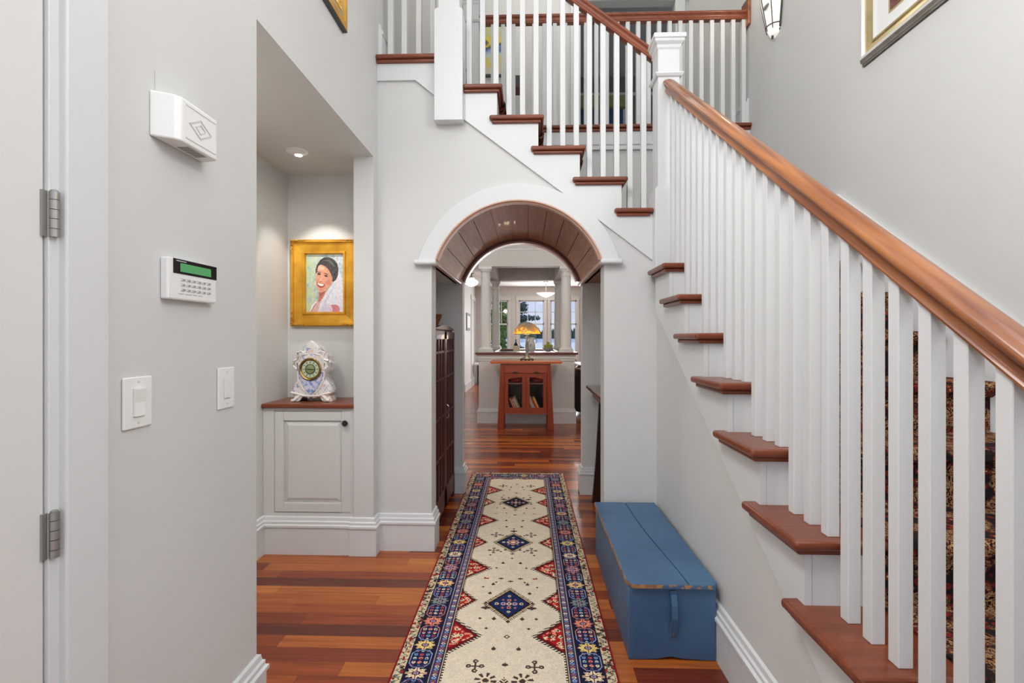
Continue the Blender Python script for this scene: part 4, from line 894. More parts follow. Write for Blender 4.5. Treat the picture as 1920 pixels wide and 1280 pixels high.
# ------------------------------------------------------------------ blue chest
ct = thing('blanket_chest', 'worn blue painted wooden chest with flat lid against the right wall below the stairs', 'chest', (.585, 2.47, 0))
X0_, X1_, Y0_, Y1_ = .412, .762, 1.99, 2.945
bm = bmesh.new(); prism(bm, [(X0_, Y0_, 0), (X0_ + .11, Y0_, .004), (X0_ + .17, Y0_, .014), (X0_ + .22, Y0_, .006), (X1_, Y0_, 0), (X1_, Y0_, .294), (X0_, Y0_, .294)], (0, .016, 0))
box(bm, X0_, X1_, Y1_ - .016, Y1_, 0, .294); box(bm, X0_, X0_ + .016, Y0_ + .016, Y1_ - .016, 0, .294); box(bm, X1_ - .016, X1_, Y0_ + .016, Y1_ - .016, 0, .294); box(bm, X0_ + .016, X1_ - .016, Y0_ + .016, Y1_ - .016, .01, .03)
mk('body', bm, M['blue'], ct, bevel=.003)
lo_ = [(X0_ - .006, Y0_ + .02), (X0_ + .012, Y0_ - .018), (X1_ - .012, Y0_ - .018), (X1_ + .002, Y0_ - .002), (X1_ + .002, Y1_ + .002), (X0_ - .006, Y1_ + .002)]
crack = [(X0_ + .236, Y0_ - .018), (X0_ + .225, Y0_ + .14), (X0_ + .208, Y0_ + .3), (X0_ + .19, Y0_ + .5), (X0_ + .18, Y0_ + .7), (X0_ + .174, Y1_ + .002)]
A_ = [lo_[0], lo_[1]] + crack + [lo_[5]]
B_ = [(x + .0035, y) for x, y in crack[::-1]] + [lo_[2], lo_[3], lo_[4]]
for q in (A_, B_):
    bm = bmesh.new(); prism(bm, [(x, y, .296) for x, y in q], (0, 0, .020)); lid = mk('lid_board', bm, [M['blue']], ct, bevel=.003)
bm = bmesh.new(); prism(bm, [(X0_ - .0075, Y0_ + .02, .299), (X0_ + .011, Y0_ - .0195, .299), (X0_ + .11, Y0_ - .0192, .299), (X0_ + .11, Y0_ - .0178, .299), (X0_ + .0118, Y0_ - .0178, .299), (X0_ - .0055, Y0_ + .021, .299), (X0_ - .0055, Y1_, .299), (X0_ - .0075, Y1_, .299)], (0, 0, .0145)); mk('worn_edge', bm, M['barewood'], ct)
bm = bmesh.new(); prism(bm, [(X0_ + .11, Y0_ - .0193, .299), (X1_ - .012, Y0_ - .0193, .299), (X1_ - .012, Y0_ - .0178, .299), (X0_ + .11, Y0_ - .0178, .299)], (0, 0, .0145)); mk('worn_edge', bm, M['bluewear'], ct)
# strap handle of the chest end
bm = bmesh.new(); hx_ = .588
prism(bm, [(hx_ - .011, Y0_ - .001, .275), (hx_ - .011, Y0_ - .018, .272), (hx_ - .011, Y0_ - .030, .235), (hx_ - .011, Y0_ - .034, .185), (hx_ - .011, Y0_ - .026, .150), (hx_ - .011, Y0_ - .020, .128), (hx_ - .011, Y0_ - .001, .124), (hx_ - .011, Y0_ - .001, .142), (hx_ - .011, Y0_ - .012, .150), (hx_ - .011, Y0_ - .018, .19), (hx_ - .011, Y0_ - .016, .23), (hx_ - .011, Y0_ - .001, .255)], (.024, 0, 0))
box(bm, hx_ - .013, hx_ + .015, Y0_ - .007, Y0_ - .0005, .098, .140); box(bm, hx_ - .012, hx_ + .014, Y0_ - .007, Y0_ - .0005, .25, .285); h_ = mk('handle', bm, M['blue'], ct, bevel=.002)
disc('screw', [(.004, 0), (.004, .0015), (0, .002)], hx_ + .001, Y0_ - .007, .112, M['nickel'], h_, 12)
# ------------------------------------------------------------------ bookcase in left recess
bk = thing('bookcase', 'tall dark mahogany glass-door bookcase in the left recess of the passage', 'bookcase', (-.78, 3.6, 0))
by0, by1, bx0, bx1 = 3.16, 4.03, -.94, -.60
mk('case', BX((bx0, bx1 - .02, by0, by0 + .025, 0.02, 1.36), (bx0, bx1 - .02, by1 - .025, by1, .02, 1.36), (bx0, bx0 + .015, by0, by1, .02, 1.36), (bx0, bx1 - .02, by0, by1, 1.335, 1.36), (bx0, bx1 - .02, by0, by1, .02, .06)), M['mahog'], bk, bevel=.003)
bm = bmesh.new(); q = [(bx1 - .03, by0, 1.36), (bx1 - .03, by1, 1.36)] + [(bx1 - .03, by1 - (by1 - by0) * i / 12, 1.36 + .035 * math.sin(PI * i / 12)) for i in range(0, 13)][1:-1]
prism(bm, q, (.03, 0, 0)); mk('arched_crest', bm, M['mahog'], bk)
for z in (.45, .73, 1.0): mk('shelf', BX((bx0 + .02, bx1 - .03, by0 + .025, by1 - .025, z, z + .018)), M['mahog'], bk)
ym = (by0 + by1) / 2
for a, b in ((by0 + .005, ym - .003), (ym + .003, by1 - .005)):
    dd = mk('door', BX((bx1 - .02, bx1, a, a + .045, .05, 1.345), (bx1 - .02, bx1, b - .045, b, .05, 1.345), (bx1 - .02, bx1, a, b, 1.29, 1.345), (bx1 - .02, bx1, a, b, .05, .19)), M['mahog'], bk, bevel=.002)
    bm = bmesh.new()
    for i in range(1, 3): yy = a + .045 + (b - a - .09) * i / 3; box(bm, bx1 - .018, bx1 - .002, yy - .008, yy + .008, .19, 1.29)
    for z in (.46, .74, 1.01, 1.20): box(bm, bx1 - .018, bx1 - .003, a + .045, b - .045, z - .008, z + .008)
    mk('glazing_bars', bm, M['mahog'], dd); mk('glass_pane', BX((bx1 - .012, bx1 - .010, a + .045, b - .045, .19, 1.29)), M['mahogglass'], dd)
bm = bmesh.new(); tube(bm, [(bx1 + .002, ym + .04, .70), (bx1 + .014, ym + .04, .71), (bx1 + .014, ym + .04, .79), (bx1 + .002, ym + .04, .80)], .004, 8); mk('handle', bm, M['nickel'], bk)
mk('foot', BX((bx0, bx0 + .04, by0, by0 + .04, 0, .02), (bx1 - .04, bx1, by0, by0 + .04, 0, .05)), M['mahog'], bk); mk('foot', BX((bx0, bx0 + .04, by1 - .04, by1, 0, .02), (bx1 - .04, bx1, by1 - .04, by1, 0, .05)), M['mahog'], bk)
bw = bmesh.new(); lathe(bw, [(0, 0), (.028, .0), (.03, .01), (.022, .035), (.05, .09), (.062, .125), (.055, .125), (.04, .09), (0, .045)], (-.74, 3.72, 1.394), 24)
bmesh.ops.translate(bw, verts=bw.verts, vec=(.74, -3.72, -1.394)); bmesh.ops.scale(bw, verts=bw.verts, vec=(.85, .85, .9)); bmesh.ops.translate(bw, verts=bw.verts, vec=(-.672, 3.56, 1.3605)); M['carved'] = mottled('carved_brown_wood', lin(92, 52, 28), lin(150, 96, 54), 40, .4, bump=.5)
tag(mk('carved_goblet', bw, M['carved'], smooth=True), 'carved brown wooden goblet standing on top of the bookcase', 'goblet')
# ------------------------------------------------------------------ console in right recess
cs = thing('console_table', 'narrow dark wood console table with flared end legs in the right recess', 'console table', (.63, 3.55, 0))
mk('top', BX((.475, .79, 3.15, 3.945, .895, .920)), M['consoletop'], cs, bevel=.005)
for y in (3.22, 3.87):
    bm = bmesh.new(); prism(bm, [(.515, y, 0), (.77, y, 0), (.72, y, .3), (.70, y, .895), (.575, y, .895), (.568, y, .75), (.545, y, .35)], (0, .035, 0)); mk('leg', bm, M['darkwood'], cs)
mk('apron', BX((.52, .76, 3.23, 3.89, .835, .895)), M['darkwood'], cs)
for y in (3.24, 3.85):
    bm = bmesh.new(); prism(bm, [(.50, y, .895), (.50, y, .875), (.53, y, .845), (.575, y, .825), (.60, y, .80), (.60, y, .895)], (0, .03, 0)); mk('bracket', bm, M['darkwood'], cs)
# ------------------------------------------------------------------ half wall with columns
hx0, hx1, hy0, hy1 = -.735, .72, 7.42, 7.60
wallbox('wall_half', M['wall'], (hx0, hx1, hy0, hy1, 0, 1.04), (hx0, hx0 + .18, hy1, 9.5, 0, 1.04), (hx1 - .18, hx1, hy1, 9.5, 0, 1.04), (hx0, hx1, 9.32, 9.5, 0, 1.04))
bm = bmesh.new(); mould(bm, [(hx0, hy1 + 1.9), (hx0, hy0), (hx1, hy0), (hx1, hy1 + 1.9)], BP); mk('baseboard_half_wall', bm, M['trim'], kind='structure')
bm = bmesh.new(); mould(bm, [(hx0, 9.5), (hx0, hy0), (hx1, hy0), (hx1, 9.5)], [(0, .94), (.012, .945), (.012, .975), (.02, .98), (.02, 1.03), (.03, 1.04), (0, 1.04)]); mk('trim_half_wall_cap_moulding', bm, M['trim'], kind='structure')
mk('trim_half_wall_cap', BX((hx0 - .05, hx1 + .05, hy0 - .06, hy1 + .05, 1.042, 1.078), (hx0 - .05, hx0 + .23, hy1 + .05, 9.55, 1.042, 1.078), (hx1 - .23, hx1 + .05, hy1 + .05, 9.55, 1.042, 1.078), (hx0 + .23, hx1 - .23, 9.27, 9.55, 1.042, 1.078)), M['darkred'], kind='structure', bevel=.008)
wallbox('trim_beam', M['wall'], (hx0, hx1, hy0 - .01, hy1 + .01, 2.385, 2.74), (hx0, hx0 + .2, hy1 + .01, 9.5, 2.385, 2.74), (hx1 - .2, hx1, hy1 + .01, 9.5, 2.385, 2.74), (hx0, hx1, 9.3, 9.5, 2.385, 2.74))
bm = bmesh.new(); mould(bm, [(hx0, 9.5), (hx0, hy0 - .01), (hx1, hy0 - .01), (hx1, 9.5)], [(0, 2.62), (.012, 2.625), (.015, 2.65), (.05, 2.69), (.085, 2.735), (.085, 2.74), (0, 2.74)]); mk('trim_crown_beam', bm, M['trim'], kind='structure')
for (x, y, s_, lab) in ((-.637, 7.51, 1, 'front left white round column on the half wall'), (.598, 7.51, 1, 'front right white round column on the half wall'), (-.60, 9.4, .93, 'rear left white round column seen between front column and window'), (.60, 9.4, .93, 'rear right white round column partly behind the front right column')):
    c_ = thing('column', lab, 'column', (x, y, 1.078))
    bm = bmesh.new(); lathe(bm, [(.080 * s_, .05), (.083 * s_, .3), (.080 * s_, .7), (.070 * s_, 1.22), (.070 * s_, 1.24)], (x, y, 1.078), 28); mk('shaft', bm, M['trim'], c_, smooth=True)
    bm = BX((x - .108 * s_, x + .108 * s_, y - .108 * s_, y + .108 * s_, 1.078, 1.108)); lathe(bm, [(.104 * s_, .03), (.108 * s_, .04), (.104 * s_, .052), (.088 * s_, .062), (.084 * s_, .075)], (x, y, 1.078), 28); mk('base', bm, M['trim'], c_, smooth=True)
    bm = bmesh.new(); lathe(bm, [(.070 * s_, 1.14), (.077 * s_, 1.15), (.077 * s_, 1.16), (.070 * s_, 1.17), (.070 * s_, 1.23), (.092 * s_, 1.262), (.092 * s_, 1.27)], (x, y, 1.078), 28); box(bm, x - .098 * s_, x + .098 * s_, y - .098 * s_, y + .098 * s_, 2.345, 2.384); mk('capital', bm, M['trim'], c_, smooth=True)
# ------------------------------------------------------------------ cherry cabinet with lamp
fc = thing('display_cabinet', 'orange-red cherry cabinet with flared sides and two glass doors before the half wall', 'cabinet', (-.015, 7.1, 0))
yc0, yc1 = 6.87, 7.33
bm = bmesh.new(); prism(bm, [(-.521, yc0 - .02, .966), (-.521, yc0 - .02, .955), (-.505, yc0 - .02, .932), (.480, yc0 - .02, .932), (.497, yc0 - .02, .955), (.497, yc0 - .02, .966)], (0, .48, 0)); M['cherrytop'] = wood('cherry_top', lin(176, 84, 30), lin(206, 112, 50), 0, .3, .2); mk('top', bm, M['cherrytop'], fc, bevel=.003)
for sg, (ft, fb, it, ib) in ((-1, (-.372, -.418, -.318, -.325)), (1, (.334, .380, .282, .290))):
    for y in (yc0, yc1 - .04):
        bm = bmesh.new(); prism(bm, [(fb, y, 0), (ib, y, 0), (it, y, .932), (ft, y, .932)], (0, .04, 0)); mk('side_post', bm, M['cherry'], fc, bevel=.003)
    bm = bmesh.new(); prism(bm, [(fb + sg * -.008, yc0 + .04, .22), (ib - sg * .012, yc0 + .04, .22), (it - sg * .012, yc0 + .04, .932), (ft - sg * .008, yc0 + .04, .932)], (0, yc1 - yc0 - .08, 0)); mk('side_panel', bm, M['cherry'], fc)
mk('back_panel', BX((-.325, .29, yc1 - .03, yc1 - .015, .225, .932)), M['innerdark'], fc)
mk('bottom_panel', BX((-.325, .29, yc0 + .005, yc1 - .03, .225, .250)), M['cherryx'], fc)
mk('shelf', BX((-.322, .287, yc0 + .03, yc1 - .03, .644, .655)), M['tanwood'], fc)
mk('divider', BX((-.024, -.006, yc0 + .03, yc1 - .03, .25, .79)), M['cherry'], fc)
dw = mk('drawer', BX((-.318, .282, yc0 + .004, yc0 + .3, .798, .930)), M['cherryx'], fc, bevel=.002)
for xx in (-.165, .135):
    bm = bmesh.new(); prism(bm, [(xx - .045, yc0 + .006, .800)] + [(xx - .045 + .09 * i / 8, yc0 + .006, .804 + .020 * math.sin(PI * i / 8)) for i in range(9)] + [(xx + .045, yc0 + .006, .800)], (0, -.012, 0)); mk('pull', bm, M['darkwood'], dw)
for a, b in ((-.316, -.017), (-.013, .280)):
    s_ = .052; x0_, x1_ = a + s_, b - s_
    bm = BX((a, x0_, yc0 + .004, yc0 + .024, .252, .794), (x1_, b, yc0 + .004, yc0 + .024, .252, .794), (x0_, x1_, yc0 + .004, yc0 + .024, .252, .312))
    left = a < -.1; q = [(x0_, yc0 + .004, .794), (x1_, yc0 + .004, .794)]
    arcp = [(x1_ + (x0_ - x1_) * i / 8, yc0 + .004, (.712 + .028 * math.sin(PI / 2 * ((i / 8) if not left else (1 - i / 8))) if False else .712 + .028 * (1 - ((1 - i / 8) if not left else (i / 8)) ** 2))) for i in range(9)]
    prism(bm, q + arcp, (0, .02, 0)); dd = mk('door', bm, M['cherry'], fc, bevel=.002)
    mk('glass_pane', BX((x0_ - .003, x1_ + .003, yc0 + .012, yc0 + .015, .31, .745)), M['cabglass'], dd)
# books leaning in the cabinet
def book(x, w, h, dpt, tilt, col, label, stripe=None):
    b = thing('book', label, 'book', (x, yc0 + .075, .2503), 'books on the lower shelf of the cherry cabinet')
    mt = mat('book_cover_' + str(int(x * 1000)), lin(col), .6); mk('cover', BX((x, x + w, yc0 + .075, yc0 + .075 + dpt, .2503, .2503 + h)), mt, b)
    if stripe:
        bm = bmesh.new()
        for i in range(stripe[1]):
            zz = .2503 + h * (.12 + .76 * i / stripe[1]); box(bm, x + w * .2, x + w * .8, yc0 + .0738, yc0 + .075, zz, zz + h * .06)
        mk('spine_mark', bm, mat('spine_ink_' + str(int(x * 1000)), lin(stripe[0]), .6), b)
    b.rotation_euler = (0, -math.radians(tilt), 0)
bl = [(-.262, .011, .13, .2, 10, (226, 216, 200), 'thin cream book at the far left of the left door', None), (-.204, .022, .18, .2, 24, (40, 30, 30), 'black book leaning second from the left in the left door', None),
      (-.178, .018, .20, .2, 24, (214, 140, 70), 'orange paperback leaning in the left door', None), (-.156, .030, .215, .2, 24, (132, 36, 34), 'thick red book with pale lettering leaning in the left door', ((235, 215, 205), 7)),
      (-.121, .014, .20, .2, 24, (224, 204, 180), 'cream book leaning right of the thick red one', None), (-.103, .020, .225, .2, 24, (150, 122, 98), 'tan book with light spots leaning at right of the left door', ((200, 180, 150), 4)),
      (.066, .018, .175, .2, 24, (120, 100, 70), 'short olive book at the left of the right door', None), (.088, .020, .20, .2, 24, (232, 214, 196), 'cream book leaning left in the right door', None),
      (.112, .020, .215, .2, 24, (216, 200, 196), 'tall pale book beside the red one in the right door', None), (.136, .022, .20, .2, 24, (176, 44, 40), 'bright red book leaning in the right door', None), (.162, .026, .21, .2, 24, (228, 176, 76), 'thick yellow book leaning in the right door', None)]
for b_ in bl: book(b_[0] + (.005), b_[1], b_[2], b_[3], b_[4], b_[5], b_[6], b_[7])
M['redglass'] = mat('red_glass', lin(170, 24, 34), .15, coat=.5)
for x, l_ in ((-.150, 'red glass bowl on the upper shelf behind the left cabinet door'), (.160, 'red glass bowl on the upper shelf behind the right cabinet door')):
    bm = bmesh.new(); lathe(bm, [(0, 0), (.04, 0), (.08, .02), (.092, .05), (.08, .078), (.074, .078), (.082, .05), (.07, .024), (0, .008)], (x, 7.02, .6553), 24); tag(mk('bowl', bm, M['redglass'], smooth=True), l_, 'bowl', 'red bowls in the cherry cabinet')
# table lamp
lp = thing('table_lamp', 'table lamp with domed amber leaded glass shade on the cherry cabinet', 'table lamp', (.0, 7.1, .966))
M['bronze'] = mottled('verdigris_bronze', lin(96, 96, 84), lin(140, 138, 122), 30, .4, metal=.4)
bm = BX((-.10, .10, 7.02, 7.18, .980, .992))
for a, b in ((-.095, 7.025), (.075, 7.025), (-.095, 7.155), (.075, 7.155), (-.03, 7.025), (.02, 7.025)): box(bm, a, a + .018, b, b + .018, .966, .980)
mk('stand', bm, M['black'], lp, bevel=.002)
bm = bmesh.new(); lathe(bm, [(.088, .026), (.085, .034), (.05, .052), (.034, .07), (.022, .12), (.026, .2), (.018, .28), (.010, .36), (.010, .52)], (0, 7.1, .966), 24); mk('base', bm, M['bronze'], lp, smooth=True)
bm = bmesh.new(); lathe(bm, [(.196, .385), (.194, .402), (.172, .46), (.128, .515), (.07, .55), (.02, .562), (0, .563)], (0, 7.1, .966), 40); mk('shade', bm, M['shade'], lp, smooth=True)
bm = bmesh.new(); lathe(bm, [(.192, .380), (.198, .382), (.198, .388), (.192, .388)], (0, 7.1, .966), 40); mk('shade_rim', bm, M['bronze'], lp, smooth=True)
light('table_lamp_bulb', 'POINT', (0, 7.1, 1.30), 3.0, (1, .75, .42), radius=.05)
# ------------------------------------------------------------------ things on the half wall and counter behind
ped = lambda name, bm, m, lab, cat: tag(mk(name, bm, m, smooth=True), lab, cat)
wallbox('wall_island_counter', M['wall'], (hx0 + .24, hx1 - .24, 8.3, 9.2, 0, 1.02)); M['stone'] = mat('dark_counter', lin(60, 58, 60), .2)
tag(mk('worktop', BX((hx0 + .235, hx1 - .235, 8.25, 9.26, 1.021, 1.050)), M['stone'], bevel=.004), 'dark stone worktop behind the half wall', 'worktop')
Yk = 8.6
bm = BX((-.245, -.125, Yk, Yk + .012, 1.0508, 1.155)); tag(mk('card', bm, mat('cream_card', lin(214, 204, 176), .7), bevel=.002), 'cream card standing on the worktop left of the lamp', 'card')
bm = bmesh.new(); lathe(bm, [(0, 0), (.036, 0), (.038, .02), (.038, .12), (.012, .16), (.012, .215), (0, .215)], (-.20, Yk + .35, 1.0508), 20); ped('bottle', bm, mat('dark_green_bottle', lin(30, 34, 28), .1), 'dark wine bottle on the worktop behind the cream card', 'bottle')
pt = thing('pitcher', 'tall flowered white china pitcher with gold ring handle behind the lamp stem', 'pitcher', (.08, Yk, 1.0508))
bm = bmesh.new(); lathe(bm, [(0, 0), (.05, 0), (.07, .05), (.075, .12), (.05, .19), (.042, .22), (.05, .25), (.045, .25), (.036, .2), (0, .02)], (.08, Yk, 1.0508), 24); mk('body', bm, M['porcelain'], pt, smooth=True)
bm = bmesh.new(); tube(bm, [(.145 + .03 * math.cos(t), Yk, 1.24 + .038 * math.sin(t)) for t in [i * 2 * PI / 16 - .001 for i in range(17)]], .005, 8); mk('handle', bm, M['brass'], pt, smooth=True)
fb = thing('fruit_bowl', 'glass bowl on the worktop filled with green fruit', 'bowl', (.37, Yk, 1.0508))
bm = bmesh.new(); lathe(bm, [(0, 0), (.04, 0), (.07, .02), (.11, .07), (.105, .07), (.06, .03), (0, .015)], (.37, Yk, 1.0508), 24); mk('bowl', bm, M['china'], fb, smooth=True)
M['apple'] = mottled('green_apple', lin(142, 168, 60), lin(190, 196, 90), 12, .3)
for (a, b, c, l_) in ((.325, Yk - .01, 1.142, 'leftmost green apple in the glass bowl'), (.375, Yk - .045, 1.148, 'green apple at the front of the glass bowl'), (.365, Yk + .055, 1.15, 'green apple at the back of the glass bowl'), (.425, Yk + .01, 1.146, 'rightmost green apple in the glass bowl'), (.372, Yk, 1.193, 'topmost green apple in the glass bowl')):
    bm = bmesh.new(); bmesh.ops.create_uvsphere(bm, u_segments=14, v_segments=10, radius=.034); bmesh.ops.translate(bm, verts=bm.verts, vec=(a, b, c)); tag(mk('apple', bm, M['apple'], smooth='all'), l_, 'apple', 'apples in the fruit bowl')
# ------------------------------------------------------------------ pendant, schoolhouse light
pn = thing('pendant_light', 'white bowl pendant light hanging before the far windows', 'pendant light', (.49, 12.6, 2.3))
bm = bmesh.new(); lathe(bm, [(0, 0), (.07, .02), (.16, .06), (.235, .105), (.24, .112), (.0, .113)], (.49, 12.6, 2.33), 32); mk('bowl', bm, M['glow'], pn, smooth=True)
bm = bmesh.new(); lathe(bm, [(.012, .11), (.012, .36), (.0, .36)], (.49, 12.6, 2.33), 12); mk('stem', bm, M['nickel'], pn); bm = bmesh.new(); lathe(bm, [(.02, .36), (.06, .39), (.065, .41), (0, .41)], (.49, 12.6, 2.33), 20); mk('canopy', bm, M['nickel'], pn, smooth=True)
sh_ = thing('ceiling_light', 'round white schoolhouse globe light on the corridor ceiling at left', 'ceiling light', (-1.24, 10.9, 2.4))
bm = bmesh.new(); lathe(bm, [(0, 0), (.06, .008), (.13, .05), (.155, .095), (.12, .14), (.06, .17), (.055, .19), (0, .19)], (-1.24, 10.9, 2.44), 32); mk('globe', bm, M['glow'], sh_, smooth=True)
bm = bmesh.new(); lathe(bm, [(.05, .18), (.065, .20), (.02, .23), (.02, .27), (.075, .29), (.075, .30), (0, .30)], (-1.24, 10.9, 2.44), 24); mk('fitter', bm, M['nickel'], sh_, smooth=True)
light('pendant_bulb', 'POINT', (.49, 12.6, 2.6), 10, WARM, radius=.1); light('schoolhouse_bulb', 'POINT', (-1.24, 10.9, 2.36), 2.5, WARM, radius=.1)
# ------------------------------------------------------------------ far windows
for i, (a, b) in enumerate(WX):
    w = mk('window_%d' % (i + 1), BX((a - .075, a, 13.965, 14.0, WZ0 - .03, WZ1), (b, b + .075, 13.965, 14.0, WZ0 - .03, WZ1), (a - .09, b + .09, 13.96, 14.0, WZ1, WZ1 + .12), (a - .1, b + .1, 13.93, 14.0, WZ0 - .07, WZ0 - .03)), M['trim'], kind='structure', bevel=.004)
    mz = 1.68; bs = [(a, a + .035, 14.02, 14.08, WZ0, WZ1), (b - .035, b, 14.02, 14.08, WZ0, WZ1), (a, b, 14.02, 14.08, WZ1 - .035, WZ1), (a, b, 14.02, 14.08, WZ0, WZ0 + .05), (a, b, 14.02, 14.08, mz - .022, mz + .022), (a, b, 14.03, 14.06, 2.02, 2.04)]
    nb = 3
    for k in range(1, nb): xx = a + .035 + (b - a - .07) * k / nb; bs.append((xx - .009, xx + .009, 14.03, 14.06, mz, WZ1))
    mk('sash', BX(*bs), M['trim'], w); mk('glass_pane', BX((a + .03, b - .03, 14.048, 14.052, WZ0 + .04, WZ1 - .03)), M['glass'], w)
# front windows (behind the camera)
for i, (z0_, z1_) in enumerate(((.25, 2.5), (2.9, 5.2))):
    w = mk('window_%d' % (i + 4), BX((-.7, -.65, -1.72, -1.62, z0_, z1_), (1.35, 1.4, -1.72, -1.62, z0_, z1_), (-.7, 1.4, -1.72, -1.62, z0_, z0_ + .05), (-.7, 1.4, -1.72, -1.62, z1_ - .05, z1_), (.32, .38, -1.72, -1.62, z0_, z1_)), M['trim'], kind='structure')
    mk('glass_pane', BX((-.66, 1.36, -1.674, -1.67, z0_ + .04, z1_ - .04)), M['glass'], w)
w = mk('window_8', BX((XR - .02, XR - .001, -.3, -.22, 2.45, 3.55), (XR - .02, XR - .001, .82, .9, 2.45, 3.55), (XR - .02, XR - .001, -.3, .9, 3.47, 3.55), (XR - .02, XR - .001, -.3, .9, 2.45, 2.53)), M['trim'], kind='structure')  # unseen window added to go with the right upper fill light
mk('glass_pane', BX((XR - .004, XR - .001, -.22, .82, 2.53, 3.47)), M['white'], w)
w = mk('window_7', BX((XL + .001, XL + .02, -.34, -.26, 2.75, 4.10), (XL + .001, XL + .02, 1.16, 1.24, 2.75, 4.10), (XL + .001, XL + .02, -.34, 1.24, 4.02, 4.10), (XL + .001, XL + .02, -.34, 1.24, 2.70, 2.78), (XL + .001, XL + .012, .43, .47, 2.78, 4.02)), M['trim'], kind='structure')  # made-up window out of view, stands behind the left upper fill light
mk('glass_pane', BX((XL + .001, XL + .004, -.26, 1.16, 2.78, 4.02)), M['white'], w)
# ------------------------------------------------------------------ corridor things and chair
cp = thing('framed_picture', 'small grey framed picture on the bright corridor wall beyond the passage', 'picture', (-1.47, 12.1, 1.47))
mk('frame', BX((-1.47, -1.445, 11.75, 12.45, 1.47, 1.90)), mat('grey_frame', lin(120, 120, 118), .5), cp, bevel=.004); mk('print', BX((-1.446, -1.443, 11.82, 12.38, 1.54, 1.83)), M['matboard'], cp)
mk('trim_corridor_casing', BX((-1.47, -1.445, 12.75, 12.87, 0, 2.3), (-1.47, -1.445, 13.7, 13.82, 0, 2.3), (-1.47, -1.44, 12.7, 13.87, 2.3, 2.42)), M['trim'], kind='structure', bevel=.003)
st = thing('side_table', 'small white side table with dark legs against the far corridor wall', 'table', (-1.25, 13.2, 0))
mk('table_top', BX((-1.42, -1.02, 13.0, 13.5, .56, .60)), M['trim'], st, bevel=.004)
for a, b in ((-1.33, 13.03), (-1.06, 13.03), (-1.33, 13.43), (-1.06, 13.43)): mk('leg', BX((a, a + .035, b, b + .035, 0, .56)), M['black'], st)
chx = thing('armchair', 'dark brown leather armchair behind the right end of the half wall', 'armchair', (1.2, 8.2, 0))
bm = bmesh.new(); lathe(bm, [(0, 0), (.42, 0), (.44, .1), (.43, .55), (.40, .72), (.36, .76), (.32, .72), (.33, .45), (0, .42)], (1.22, 8.35, .06), 32, sy=.9); mk('seat_shell', bm, M['leather'], chx, smooth=True)
bm = bmesh.new(); tube(bm, [(1.22 + .435 * math.cos(t), 8.35 + .39 * math.sin(t), .775) for t in [PI * .15 + PI * 1.7 * i / 28 for i in range(29)]], .018, 8); mk('arm_rail', bm, M['tanwood'], chx, smooth=True)
for a in (.7, 2.4, 3.9, 5.5): mk('leg', BX((1.22 + .33 * math.cos(a) - .02, 1.22 + .33 * math.cos(a) + .02, 8.35 + .3 * math.sin(a) - .02, 8.35 + .3 * math.sin(a) + .02, 0, .08)), M['black'], chx)
tb = thing('dining_table', 'tan wood dining table edge beyond the armchair at right', 'table', (2.0, 10.2, 0))
mk('table_top', BX((1.05, 3.0, 9.6, 10.8, .72, .76)), M['tanwood'], tb, bevel=.006)
for a, b in ((1.1, 9.65), (2.88, 9.65), (1.1, 10.68), (2.88, 10.68)): mk('leg', BX((a, a + .07, b, b + .07, 0, .72)), M['tanwood'], tb)
# ------------------------------------------------------------------ upper hall: door casing, painting, table
mk('trim_upper_door_casing', BX((.49, .6, 5.475, 5.5, Z2, 5.06), (1.65, 1.76, 5.475, 5.5, Z2, 5.06), (.46, 1.79, 5.465, 5.5, 5.06, 5.18), (.44, 1.81 - .02, 5.455, 5.5, 5.18, 5.21)), M['trim'], kind='structure', bevel=.004)
def abstract():
    h, w = 120, 56; Y, X = np.meshgrid(np.arange(h) / h, np.arange(w) / w, indexing='ij'); im = np.zeros((h, w, 3)); n1 = smooth_noise(h, w, 10, 51); n2 = smooth_noise(h, w, 4, 52)
    stops = [(0, (196, 200, 190)), (.25, (190, 190, 130)), (.42, (226, 196, 60)), (.5, (60, 66, 80)), (.56, (110, 140, 190)), (.66, (190, 204, 200)), (.8, (214, 190, 90)), (.9, (204, 198, 170)), (1, (200, 194, 178))]
    t = np.clip(Y + (n1 - .5) * .16 + (n2 - .5) * .08, 0, 1)
    for (a, c0), (b, c1) in zip(stops, stops[1:]):
        m_ = (t >= a) & (t <= b); f_ = ((t - a) / (b - a))[..., None]; im[m_] = (np.array(c0) * (1 - f_) + np.array(c1) * f_)[m_]
    return im[::-1]
ab = thing('abstract_painting', 'tall yellow and blue abstract painting on the upper hall wall behind the balusters', 'painting', (-.4, 5.49, 4.26))
dyed_grid('canvas', abstract(), (-.56, 5.47, 4.27), (.29, 0, 0), (0, 0, .60), M['oil'], ab); mk('canvas_edge', BX((-.57, -.26, 5.472, 5.499, 4.262, 4.878)), M['matboard'], ab)
mk('trim_upper_picture_ledge', BX((-.60, -.25, 5.47, 5.5, 4.235, 4.255)), M['framedark'], kind='structure')
ut = thing('tall_stand', 'narrow dark wood plant stand against the upper hall wall', 'stand', (-.09, 5.3, Z2))
mk('top', BX((-.16, -.02, 5.22, 5.40, 3.98, 4.0)), M['mahog'], ut)
for a in (-.15, -.05):
    for b in (5.23, 5.37): mk('leg', BX((a, a + .02, b, b + .02, Z2, 3.98)), M['mahog'], ut)
bm = BX((-.13, -.05, 5.28, 5.30, 4.0005, 4.14)); tag(mk('photo_frame', bm, M['framedark'], bevel=.003), 'small dark photo frame on the narrow upper hall stand', 'photo frame')
